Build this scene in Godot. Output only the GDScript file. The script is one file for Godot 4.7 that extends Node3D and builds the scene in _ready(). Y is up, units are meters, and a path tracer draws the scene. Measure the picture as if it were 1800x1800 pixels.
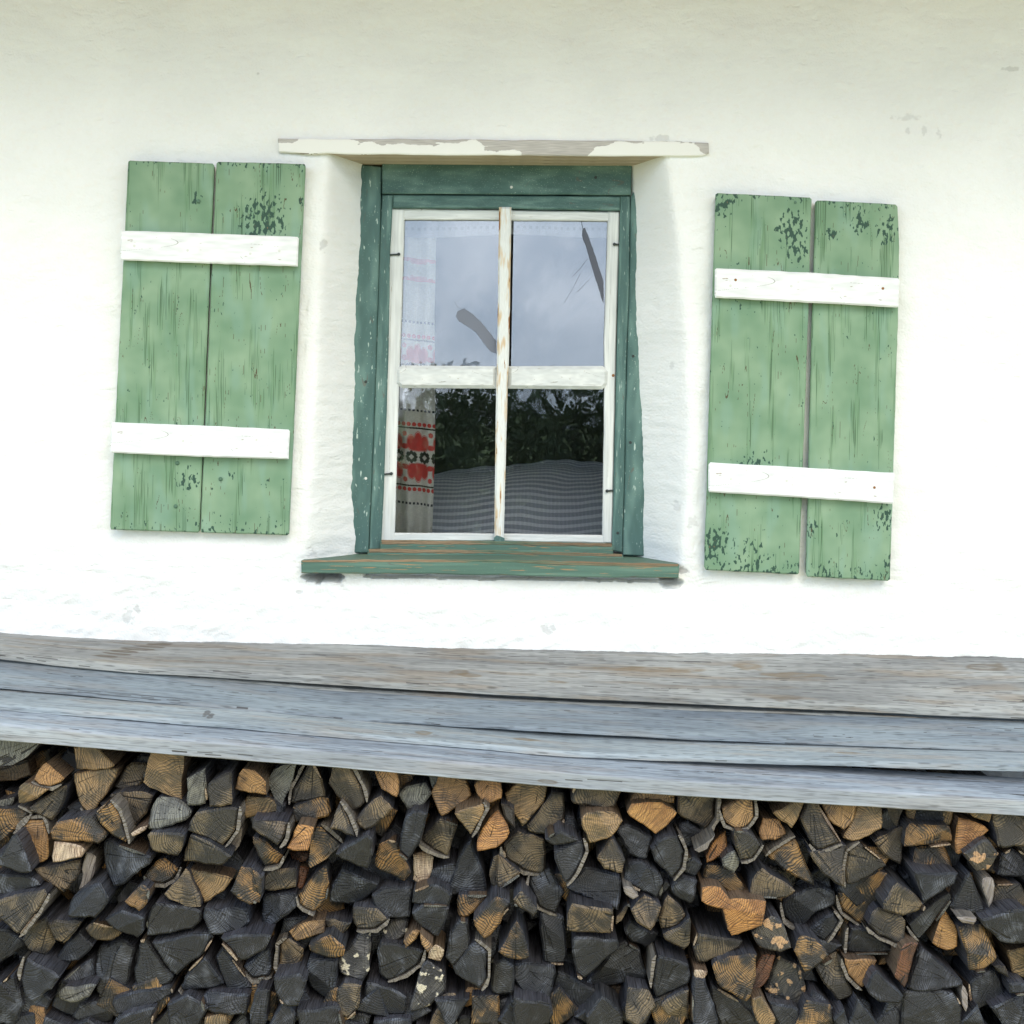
extends Node3D
# An old farmhouse window with two plank shutters in a whitewashed wall, above a stack of split firewood under grey boards.

const EYE := 1.75      # camera height
const DIST := 3.6      # camera to the wall's face, which is the plane z = 0
const HALF := 0.3653   # tangent of half the field of view
const ROLL := 1.0      # degrees
const RISE := -0.2     # lens shift, in half heights

var rng := RandomNumberGenerator.new()
var M := {}

func _ready():
	# camera
	var cam := Camera3D.new()
	cam.name = "camera"
	add_child(cam)
	cam.projection = Camera3D.PROJECTION_FRUSTUM
	cam.near = 0.05
	cam.far = 900.0
	cam.size = 2.0 * HALF * cam.near
	cam.frustum_offset = Vector2(0, RISE * HALF * cam.near)
	cam.position = Vector3(0, EYE, DIST)
	cam.rotation_degrees = Vector3(0, 0, ROLL)
	cam.current = true
	# sky: bright even overcast
	var sm := ProceduralSkyMaterial.new()
	sm.sky_top_color = Color(0.63, 0.76, 0.90)
	sm.sky_horizon_color = Color(0.75, 0.83, 0.91)
	sm.sky_cover = clouds()
	sm.sky_cover_modulate = Color(1.0, 0.985, 0.96, 0.85)
	sm.sky_curve = 0.12
	sm.ground_bottom_color = Color(0.10, 0.12, 0.08)
	sm.ground_horizon_color = Color(0.30, 0.33, 0.30)
	sm.sun_angle_max = 1.0
	var sky := Sky.new()
	sky.sky_material = sm
	var env := Environment.new()
	env.background_mode = Environment.BG_SKY
	env.sky = sky
	env.background_energy_multiplier = 1.0
	env.tonemap_mode = Environment.TONE_MAPPER_LINEAR
	env.tonemap_exposure = 2.6
	env.sdfgi_enabled = true
	env.ssao_enabled = true
	env.ssil_enabled = true
	var we := WorldEnvironment.new()
	we.name = "world_environment"
	we.environment = env
	add_child(we)
	var sun := DirectionalLight3D.new()
	sun.name = "veiled_sun"
	sun.light_energy = 0.2
	sun.light_color = Color(1.0, 0.97, 0.92)
	sun.light_angular_distance = 30.0
	sun.shadow_enabled = true
	sun.rotation_degrees = Vector3(-38, 14, 0)
	add_child(sun)
	rng.seed = 77
	materials()
	setting()
	wall()
	lintel_and_sill()
	window()
	behind_the_glass()
	shutters()
	planks()
	deep_firewood()
	firewood()

func clouds() -> ImageTexture:
	# broken cloud veil, alike all round the sky
	var f := FastNoiseLite.new()
	f.seed = 7
	f.frequency = 0.022
	f.fractal_octaves = 5
	f.domain_warp_enabled = true
	f.domain_warp_amplitude = 18.0
	f.domain_warp_frequency = 0.02
	var im := f.get_seamless_image(2048, 1024)
	im.convert(Image.FORMAT_L8)
	var a := im.get_data()
	var d := PackedByteArray()
	d.resize(2048 * 1024 * 4)
	d.fill(255)
	for i in 2048 * 1024:
		d[i * 4 + 3] = clampi(int((a[i] - 50) * 1.15), 20, 190)
	return ImageTexture.create_from_image(Image.create_from_data(2048, 1024, false, Image.FORMAT_RGBA8, d))

# ---------------------------------------------------------------- helpers
func P(px: float, py: float, z: float) -> Vector3:
	# the point at depth z that the photograph (1800 pixels a side) shows at px, py
	var u := (px - 900.0) / 900.0 * HALF
	var v := (900.0 - py) / 900.0 * HALF + RISE * HALF
	var d := DIST - z
	var c := cos(deg_to_rad(ROLL))
	var s := sin(deg_to_rad(ROLL))
	return Vector3((u * c - v * s) * d, EYE + (u * s + v * c) * d, z)

func poly(list: Array, z: float) -> PackedVector2Array:
	# pixel pairs to an outline at depth z
	var out := PackedVector2Array()
	for i in range(0, list.size(), 2):
		var p := P(list[i], list[i + 1], z)
		out.append(Vector2(p.x, p.y))
	return out

func tag(o: Node, label: String, category := "", group := "", kind := "") -> void:
	o.set_meta("label", label)
	if category: o.set_meta("category", category)
	if group: o.set_meta("group", group)
	if kind: o.set_meta("kind", kind)

func thing(called: String, at: Vector3, label: String, category: String, group := "") -> Node3D:
	var o := Node3D.new()
	o.name = called
	o.position = at
	add_child(o, true)
	tag(o, label, category, group)
	return o

func put(called: String, mesh: Mesh, parent: Node3D, shift := Vector3.ZERO) -> MeshInstance3D:
	var o := MeshInstance3D.new()
	o.name = called
	o.mesh = mesh
	o.position = -shift
	parent.add_child(o, true)
	return o

func quad(st: SurfaceTool, a: Vector3, b: Vector3, c: Vector3, d: Vector3, n: Vector3, ua: Vector2, ub: Vector2, uc: Vector2, ud: Vector2) -> void:
	# a b c d run clockwise seen from the side that n points to
	for k in [[a, ua], [b, ub], [c, uc], [a, ua], [c, uc], [d, ud]]:
		st.set_normal(n)
		st.set_uv(k[1])
		st.add_vertex(k[0])

func signed_area(p: PackedVector2Array) -> float:
	var s := 0.0
	for i in p.size():
		s += p[i].cross(p[(i + 1) % p.size()])
	return s * 0.5

func clockwise(p: PackedVector2Array) -> PackedVector2Array:
	var q := p.duplicate()
	if signed_area(q) > 0.0:
		q.reverse()
	return q

func dense(p: PackedVector2Array, step: float, wob: float, seed_: int) -> PackedVector2Array:
	# more points along the edges, each a little off the line
	var r := RandomNumberGenerator.new()
	r.seed = seed_
	var out := PackedVector2Array()
	for i in p.size():
		var a := p[i]
		var b := p[(i + 1) % p.size()]
		var n := maxi(1, int(a.distance_to(b) / step))
		var side := (b - a).orthogonal().normalized()
		for k in n:
			out.append(a.lerp(b, float(k) / n) + side * r.randf_range(-wob, wob))
	return out

func bulged(p: PackedVector2Array, step: float, seed_: int) -> PackedVector2Array:
	# split and broken edges: each bows a little in or out and wanders, corners are blunted
	var r := RandomNumberGenerator.new()
	r.seed = seed_ + 11
	var out := PackedVector2Array()
	for i in p.size():
		var a := p[i]
		var b := p[(i + 1) % p.size()]
		var l := a.distance_to(b)
		var n := maxi(2, int(l / step))
		var side := (b - a).orthogonal().normalized()
		var bow := r.randf_range(-0.035, 0.045) * l
		var wave := r.randf_range(-0.02, 0.02) * l
		for k in n:
			var t := (k + (0.22 if k == 0 else 0.0)) / n
			out.append(a.lerp(b, t) - side * (bow * sin(t * PI) + wave * sin(t * TAU) + r.randf_range(-0.0014, 0.0014)))
	return out

func inset(p: PackedVector2Array, by: float) -> PackedVector2Array:
	# clockwise outline moved inwards
	var out := PackedVector2Array()
	var n := p.size()
	for i in n:
		var e0 := (p[i] - p[(i + n - 1) % n]).normalized()
		var e1 := (p[(i + 1) % n] - p[i]).normalized()
		var m := Vector2(e0.y, -e0.x) + Vector2(e1.y, -e1.x)
		m = m.normalized() if m.length() > 0.01 else Vector2(e1.y, -e1.x)
		var k := by / maxf(0.45, m.dot(Vector2(e1.y, -e1.x)))
		out.append(p[i] + m * k)
	return out

func slab(p_in: PackedVector2Array, z0: float, z1: float, bevel: float, mat: Material, uv_at := Vector2.ZERO, uv_size := Vector2.ZERO, turned := false) -> ArrayMesh:
	# an outline with thickness and chamfered front edges; the texture lies over its bounding box, or over uv_at / uv_size in metres
	var p := clockwise(p_in)
	var lo := p[0]
	var hi := p[0]
	for v in p:
		lo = lo.min(v)
		hi = hi.max(v)
	if uv_size != Vector2.ZERO:
		lo = uv_at
		hi = uv_at + uv_size
	var uv := func(v: Vector2) -> Vector2:
		var t := (v - lo) / (hi - lo)
		return Vector2(t.y, t.x) if turned else Vector2(t.x, 1.0 - t.y)
	var q := inset(p, bevel)
	var st := SurfaceTool.new()
	st.begin(Mesh.PRIMITIVE_TRIANGLES)
	var n := p.size()
	var tri := Geometry2D.triangulate_polygon(q)
	for i in range(0, tri.size(), 3):
		var a := q[tri[i]]
		var b := q[tri[i + 1]]
		var c := q[tri[i + 2]]
		if (b - a).cross(c - a) > 0.0:
			var sw := b
			b = c
			c = sw
		for v in [a, b, c]:
			st.set_normal(Vector3(0, 0, 1))
			st.set_uv(uv.call(v))
			st.add_vertex(Vector3(v.x, v.y, z1))
		for v in [a, c, b]:
			st.set_normal(Vector3(0, 0, -1))
			st.set_uv(uv.call(v))
			st.add_vertex(Vector3(v.x, v.y, z0))
	for i in n:
		var j := (i + 1) % n
		var e := (p[j] - p[i]).normalized()
		var out2 := Vector2(-e.y, e.x)
		var nb := Vector3(out2.x, out2.y, 1).normalized()
		var ns := Vector3(out2.x, out2.y, 0)
		var zb := z1 - bevel
		quad(st, Vector3(q[i].x, q[i].y, z1), Vector3(p[i].x, p[i].y, zb), Vector3(p[j].x, p[j].y, zb), Vector3(q[j].x, q[j].y, z1), nb, uv.call(q[i]), uv.call(p[i]), uv.call(p[j]), uv.call(q[j]))
		var off := out2 * (zb - z0)
		quad(st, Vector3(p[i].x, p[i].y, zb), Vector3(q[i].x, q[i].y, z0), Vector3(q[j].x, q[j].y, z0), Vector3(p[j].x, p[j].y, zb), ns, uv.call(p[i]), uv.call(p[i] + off), uv.call(p[j] + off), uv.call(p[j]))
	st.set_material(mat)
	return st.commit()

func disc(at: Vector3, radius: float, high: float, mat: Material) -> ArrayMesh:
	# a small round head that stands proud of a face looking towards +z
	var ring := PackedVector2Array()
	for k in 9:
		ring.append(Vector2(at.x, at.y) + Vector2.from_angle(-TAU * k / 9.0) * radius)
	return slab(ring, at.z - 0.004, at.z + high, high * 0.6, mat)

func tube(path: PackedVector3Array, radius: float, mat: Material) -> ArrayMesh:
	var st := SurfaceTool.new()
	st.begin(Mesh.PRIMITIVE_TRIANGLES)
	var n := 7
	for i in path.size() - 1:
		var d := (path[i + 1] - path[i]).normalized()
		var a := d.cross(Vector3.UP if absf(d.y) < 0.9 else Vector3.RIGHT).normalized()
		var b := d.cross(a)
		for k in n:
			var u0 := a * cos(TAU * k / n) + b * sin(TAU * k / n)
			var u1 := a * cos(TAU * (k + 1) / n) + b * sin(TAU * (k + 1) / n)
			quad(st, path[i] + u0 * radius, path[i + 1] + u0 * radius, path[i + 1] + u1 * radius, path[i] + u1 * radius, ((u0 + u1) * 0.5).normalized(), Vector2(0, 0), Vector2(0, 1), Vector2(1, 1), Vector2(1, 0))
			if i == path.size() - 2:
				quad(st, path[i + 1] + u0 * radius, path[i + 1] + u1 * radius, path[i + 1], path[i + 1], d, Vector2.ZERO, Vector2.ONE, Vector2.ONE, Vector2.ZERO)
	st.set_material(mat)
	return st.commit()

func block(lo: Vector3, hi: Vector3, mat: Material) -> ArrayMesh:
	var st := SurfaceTool.new()
	st.begin(Mesh.PRIMITIVE_TRIANGLES)
	var b := BoxMesh.new()
	b.size = hi - lo
	st.append_from(b, 0, Transform3D(Basis(), (lo + hi) * 0.5))
	st.set_material(mat)
	return st.commit()

func along(list: Array, x: float) -> float:
	# y of a polyline given as x, y pairs; runs on straight past both ends
	var n := list.size() / 2
	for i in range(1, n):
		if x <= list[i * 2] or i == n - 1:
			var x0: float = list[i * 2 - 2]
			var y0: float = list[i * 2 - 1]
			return y0 + (list[i * 2 + 1] - y0) * (x - x0) / (list[i * 2] - x0)
	return list[1]

# ---------------------------------------------------------------- textures
func nz(w: int, h: int, freq: float, seed_: int, octaves := 3, sx := 1, sy := 1, type := FastNoiseLite.TYPE_SIMPLEX_SMOOTH) -> PackedByteArray:
	# noise bytes; sx, sy stretch the pattern
	var f := FastNoiseLite.new()
	f.noise_type = type
	f.seed = seed_
	f.frequency = freq
	f.fractal_octaves = octaves
	var im := f.get_image(maxi(4, w / sx), maxi(4, h / sy))
	im.convert(Image.FORMAT_L8)
	if sx > 1 or sy > 1:
		im.resize(w, h, Image.INTERPOLATE_CUBIC)
	return im.get_data()

func rgb_tex(w: int, h: int, d: PackedByteArray) -> ImageTexture:
	return ImageTexture.create_from_image(Image.create_from_data(w, h, false, Image.FORMAT_RGB8, d))

func grey_tex(w: int, h: int, d: PackedByteArray) -> ImageTexture:
	return ImageTexture.create_from_image(Image.create_from_data(w, h, false, Image.FORMAT_L8, d))

func mat(name_: String, tex: Texture2D, height: Texture2D, bump: float, rough: float, tint := Color.WHITE, spec := 0.4) -> StandardMaterial3D:
	var m := StandardMaterial3D.new()
	m.resource_name = name_
	m.albedo_color = tint
	m.albedo_texture = tex
	m.roughness = rough
	m.metallic_specular = spec
	if height:
		m.heightmap_enabled = true
		m.heightmap_texture = height
		m.heightmap_scale = bump
	return m

func plain(name_: String, c: Color, rough := 0.8) -> StandardMaterial3D:
	var m := StandardMaterial3D.new()
	m.resource_name = name_
	m.albedo_color = c
	m.roughness = rough
	return m

func green_paint(seed_: int, w: int, h: int, ends: float, crack: float, knots: Array) -> StandardMaterial3D:
	# worn sage paint over an older dark green coat over wood; knots: u, v, size, depth of wear
	var blotch := nz(w, h, 0.007, seed_, 3)
	var blue := nz(w, h, 0.014, seed_ + 1, 2, 1, 4)
	var grain := nz(w, h, 0.30, seed_ + 2, 3, 1, 50)
	var fine := nz(w, h, 0.45, seed_ + 3, 2, 1, 80)
	var zone := nz(w, h, 0.022, seed_ + 4, 3, 1, 9)
	var flake := nz(w, h, 0.075, seed_ + 5, 4, 1, 2)
	var area := nz(w, h, 0.012, seed_ + 6, 2)
	var split := nz(w, h, 0.03, seed_ + 7, 2, 1, 20)
	var worn := PackedFloat32Array()
	worn.resize(w * h)
	for kn in knots:
		var sx: float = kn[2] * w
		var sy: float = kn[2] * 0.30 * h
		for y in range(maxi(0, int(kn[1] * h - sy * 1.2)), mini(h, int(kn[1] * h + sy * 1.2))):
			for x in range(maxi(0, int(kn[0] * w - sx * 1.2)), mini(w, int(kn[0] * w + sx * 1.2))):
				var dx: float = (x - kn[0] * w) / sx
				var dy: float = (y - kn[1] * h) / sy
				worn[y * w + x] = maxf(worn[y * w + x], kn[3] * 1.35 * clampf(1.0 - (dx * dx + dy * dy) / 1.1, 0.0, 1.0))
	var d := PackedByteArray()
	d.resize(w * h * 3)
	var hm := PackedByteArray()
	hm.resize(w * h)
	for y in h:
		var v := float(y) / h
		var edge := maxf(smoothstep(0.030, 0.0, v), smoothstep(0.07, 0.0, 1.0 - v)) * ends
		for x in w:
			var i := y * w + x
			var a := blotch[i] / 255.0
			var r := lerpf(106, 137, a)
			var g := lerpf(137, 161, a)
			var b := lerpf(110, 134, a)
			var k := smoothstep(0.55, 0.85, blue[i] / 255.0) * 0.2
			r = lerpf(r, 130, k)
			g = lerpf(g, 165, k)
			b = lerpf(b, 164, k)
			var zn := smoothstep(0.54, 0.86, zone[i] / 255.0)
			var gr := grain[i] / 255.0
			var st := zn * (0.10 + 0.32 * smoothstep(0.45, 0.8, gr)) + 0.05 * gr
			r = lerpf(r, 84, st)
			g = lerpf(g, 122, st)
			b = lerpf(b, 80, st)
			var hh := 150.0 - 30.0 * gr * zn
			if fine[i] > 190 - 46.0 * zn and zn > 0.05:
				k = minf(1.0, (fine[i] - 190 + 46.0 * zn) / 34.0) * 0.6
				r = lerpf(r, 52, k)
				g = lerpf(g, 78, k)
				b = lerpf(b, 54, k)
				hh -= 40.0 * k
			var dens := maxf(0.13 * smoothstep(0.62, 0.95, area[i] / 255.0) + 0.32 * edge, worn[i])
			var fl := flake[i] / 255.0 - (0.90 - dens)
			if fl > 0.0:
				k = minf(1.0, fl * 28.0)
				r = lerpf(r, 46, k)
				g = lerpf(g, 74, k)
				b = lerpf(b, 62, k)
				hh -= 45.0 * k
				if fl > 0.36 and fine[i] > 120:
					r = 112.0
					g = 94.0
					b = 70.0
			var sp := absf(split[i] / 255.0 - 0.5)
			if sp < 0.006 * crack and area[i] > 150:
				r = 78
				g = 70
				b = 50
				hh -= 70.0
			d[i * 3] = int(clampf(r, 0, 255))
			d[i * 3 + 1] = int(clampf(g, 0, 255))
			d[i * 3 + 2] = int(clampf(b, 0, 255))
			hm[i] = int(clampf(hh, 0, 255))
	return mat("worn green paint", rgb_tex(w, h, d), grey_tex(w, h, hm), 0.10, 0.62)

func paint(seed_: int, w: int, h: int, base: Color, pale: Color, under: Color, wear: float, speck: float, streak_x: int, streak_y: int, cracks: float) -> StandardMaterial3D:
	# painted wood: base coat with paler rubbed patches, chips down to what is under, fine splits along the grain, light specks
	var blotch := nz(w, h, 0.012, seed_, 3, streak_x, streak_y)
	var grain := nz(w, h, 0.25, seed_ + 2, 3, streak_x * 6, streak_y * 6)
	var flake := nz(w, h, 0.05, seed_ + 5, 4, streak_x, streak_y)
	var split := nz(w, h, 0.05, seed_ + 7, 2, streak_x * 10, streak_y * 10)
	var gate := nz(w, h, 0.02, seed_ + 8, 2, streak_x, streak_y)
	var dots := nz(w, h, 0.22, seed_ + 9, 1)
	var d := PackedByteArray()
	d.resize(w * h * 3)
	var hm := PackedByteArray()
	hm.resize(w * h)
	for i in w * h:
		var a := smoothstep(0.35, 0.9, blotch[i] / 255.0)
		var c := base.lerp(pale, a)
		c = c.darkened(0.10 * (grain[i] / 255.0))
		var hh := 150.0 - 26.0 * grain[i] / 255.0
		var sp := absf(split[i] / 255.0 - 0.5)
		if sp < 0.006 * cracks and gate[i] > 140 and grain[i] > 100:
			c = c.lerp(Color(0.38, 0.36, 0.33), 0.55)
			hh -= 50.0
		var fl := flake[i] / 255.0 - (1.0 - wear)
		if fl > 0.0:
			c = c.lerp(under, minf(1.0, fl * 25.0))
			hh -= 50.0
		if dots[i] > 255 - speck * 60.0:
			c = c.lerp(Color(0.80, 0.85, 0.80), 0.8)
		d[i * 3] = int(c.r * 255)
		d[i * 3 + 1] = int(c.g * 255)
		d[i * 3 + 2] = int(c.b * 255)
		hm[i] = int(clampf(hh, 0, 255))
	return mat("old paint", rgb_tex(w, h, d), grey_tex(w, h, hm), 0.08, 0.6)

func weathered(seed_: int, w: int, h: int, light: Color, dark: Color, brown: Color, browning: float, cracks: float, knots: Array, rim := 2.0) -> StandardMaterial3D:
	# silvered softwood, grain along u; knots: u, v, length, height, darkness
	var broad := nz(w, h, 0.02, seed_, 3, 10, 1)
	var grain := nz(w, h, 0.20, seed_ + 1, 3, 36, 1)
	var fine := nz(w, h, 0.5, seed_ + 2, 3, 14, 1)
	var brn := nz(w, h, 0.03, seed_ + 3, 4, 8, 1)
	var split := nz(w, h, 0.06, seed_ + 4, 2, 110, 1)
	var gate := nz(w, h, 0.02, seed_ + 5, 2, 8, 1)
	var wob := nz(w, h, 0.06, seed_ + 6, 3, 3, 1)
	var d := PackedByteArray()
	d.resize(w * h * 3)
	var hm := PackedByteArray()
	hm.resize(w * h)
	var deep := Color(0.16, 0.15, 0.15)
	for i in w * h:
		var g := grain[i] / 255.0
		var c := dark.lerp(light, smoothstep(0.15, 0.8, broad[i] / 255.0 * 0.55 + g * 0.45))
		c = c.lerp(brown, browning * smoothstep(0.48, 0.80, brn[i] / 255.0))
		var f := fine[i] / 255.0
		c = c.darkened(0.30 * smoothstep(0.55, 0.85, f))
		var hh := 160.0 - 40.0 * f - 30.0 * g
		if i / w > rim * h:
			# the edge face: end fibres laid bare, a shade paler
			c = c.lerp(Color(0.68, 0.68, 0.69), 0.30).darkened(0.20 * smoothstep(0.55, 0.8, g))
		if absf(split[i] / 255.0 - 0.5) < 0.011 * cracks and gate[i] > 118:
			c = c.lerp(deep, 0.75)
			hh -= 80.0
		d[i * 3] = int(c.r * 255)
		d[i * 3 + 1] = int(c.g * 255)
		d[i * 3 + 2] = int(c.b * 255)
		hm[i] = int(clampf(hh, 0, 255))
	for kn in knots:
		var sx: float = kn[2] * w
		var sy: float = kn[3] * h
		var kc := Color(0.47, 0.40, 0.31).lerp(Color(0.23, 0.22, 0.22), kn[4])
		for y in range(maxi(0, int(kn[1] * h - sy * 1.5)), mini(h, int(kn[1] * h + sy * 1.5))):
			for x in range(maxi(0, int(kn[0] * w - sx * 1.5)), mini(w, int(kn[0] * w + sx * 1.5))):
				var i := y * w + x
				var dx: float = (x - kn[0] * w) / sx
				var dy: float = (y - kn[1] * h) / sy
				var r := dx * dx + dy * dy + (wob[i] / 255.0 - 0.5) * 1.3
				if r < 1.0:
					var ring := 0.5 + 0.5 * sin(r * 5.0)
					var k := (0.25 + 0.45 * ring) * smoothstep(1.0, 0.5, r) * (0.6 + 0.4 * fine[i] / 255.0)
					if kn.size() > 5: k = minf(0.8, k * kn[5])
					var c := Color(d[i * 3] / 255.0, d[i * 3 + 1] / 255.0, d[i * 3 + 2] / 255.0).lerp(kc, k)
					d[i * 3] = int(c.r * 255)
					d[i * 3 + 1] = int(c.g * 255)
					d[i * 3 + 2] = int(c.b * 255)
					hm[i] = int(clampf(hm[i] + 20.0 - 50.0 * ring * kn[4], 0, 255))
	return mat("silvered wood", rgb_tex(w, h, d), grey_tex(w, h, hm), 0.34, 0.62)

func end_grain(seed_: int, light: Color, dark: Color, cover: float, ring_depth: float, crack: float, patch := Color.BLACK, patch_cover := 0.0) -> StandardMaterial3D:
	# sawn log end, the pith in the middle of the texture: growth rings, drying cracks, weathered and fresh areas
	var w := 340
	var warp := nz(w, w, 0.012, seed_, 2)
	var area := nz(w, w, 0.011, seed_ + 1, 5)
	var saw := nz(w, w, 0.16, seed_ + 2, 3, 12, 1)
	var fuzz := nz(w, w, 0.30, seed_ + 3, 3)
	var blot := nz(w, w, 0.02, seed_ + 4, 4)
	var ray := FastNoiseLite.new()
	ray.seed = seed_ + 6
	ray.frequency = 1.0
	ray.fractal_octaves = 2
	var pit := Color(0.05, 0.045, 0.04)
	var d := PackedByteArray()
	d.resize(w * w * 3)
	var hm := PackedByteArray()
	hm.resize(w * w)
	for y in w:
		for x in w:
			var i := y * w + x
			var vx := x - w * 0.5
			var vy := y - w * 0.5
			var r := sqrt(vx * vx + vy * vy)
			var rr := (r + (warp[i] - 128) * 0.05) / 5.6 + 0.9 * sin(r * 0.07 + seed_)
			var fr := rr - floorf(rr)
			var late := smoothstep(0.35, 0.92, fr) * smoothstep(1.0, 0.95, fr)
			var f := fuzz[i] / 255.0
			var sw := saw[i] / 255.0
			var cv := smoothstep(0.78 - cover, 1.22 - cover, area[i] / 255.0 + (late - 0.4) * 0.22 + (f - 0.5) * 0.25 + (sw - 0.5) * 0.18)
			var c := light.lerp(dark, cv)
			c = c.darkened(ring_depth * late)
			c = c.darkened(0.36 * sw)
			c = c.lerp(Color(0.62, 0.62, 0.62), 0.30 * smoothstep(0.58, 0.92, f)).darkened(0.36 * smoothstep(0.45, 0.1, f))
			var hh := 130.0 - 26.0 * late - 24.0 * sw + 44.0 * (f - 0.5) + 60.0 * (blot[i] / 255.0 - 0.5)
			var q := absf(ray.get_noise_2d(vx / (r + 1.0) * 3.2, vy / (r + 1.0) * 3.2 + r * 0.0012))
			if q < 0.022 * crack and blot[i] > 92 and r > 12.0:
				var k := minf(1.0, (0.022 * crack - q) / 0.007)
				c = c.lerp(pit, 0.85 * k)
				hh -= 90.0 * k
			if patch_cover > 0.0:
				var pk := blot[i] / 255.0 - (1.0 - patch_cover)
				if pk > 0.0:
					c = c.lerp(patch.darkened(0.30 * f + 0.15 * late), minf(1.0, pk * 14.0))
					hh += 25.0
			d[i * 3] = int(clampf(c.r, 0, 1) * 255)
			d[i * 3 + 1] = int(clampf(c.g, 0, 1) * 255)
			d[i * 3 + 2] = int(clampf(c.b, 0, 1) * 255)
			hm[i] = int(clampf(hh, 0, 255))
	var m := mat("sawn log end", rgb_tex(w, w, d), grey_tex(w, w, hm), 0.5, 0.52, Color.WHITE, 0.5)
	m.vertex_color_use_as_albedo = true
	return m

func split_side(seed_: int, a: Color, b: Color) -> StandardMaterial3D:
	# the long side of a split log: fibres run along v
	var w := 256
	var fib := nz(w, w, 0.2, seed_, 3, 1, 18)
	var broad := nz(w, w, 0.03, seed_ + 1, 3, 1, 3)
	var d := PackedByteArray()
	d.resize(w * w * 3)
	var hm := PackedByteArray()
	hm.resize(w * w)
	for i in w * w:
		var c := a.lerp(b, clampf(fib[i] / 255.0 * 0.6 + broad[i] / 255.0 * 0.55 - 0.08, 0, 1))
		d[i * 3] = int(c.r * 255)
		d[i * 3 + 1] = int(c.g * 255)
		d[i * 3 + 2] = int(c.b * 255)
		hm[i] = fib[i]
	var m := mat("split log side", rgb_tex(w, w, d), grey_tex(w, w, hm), 0.35, 0.5, Color.WHITE, 0.5)
	m.vertex_color_use_as_albedo = true
	return m

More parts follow.
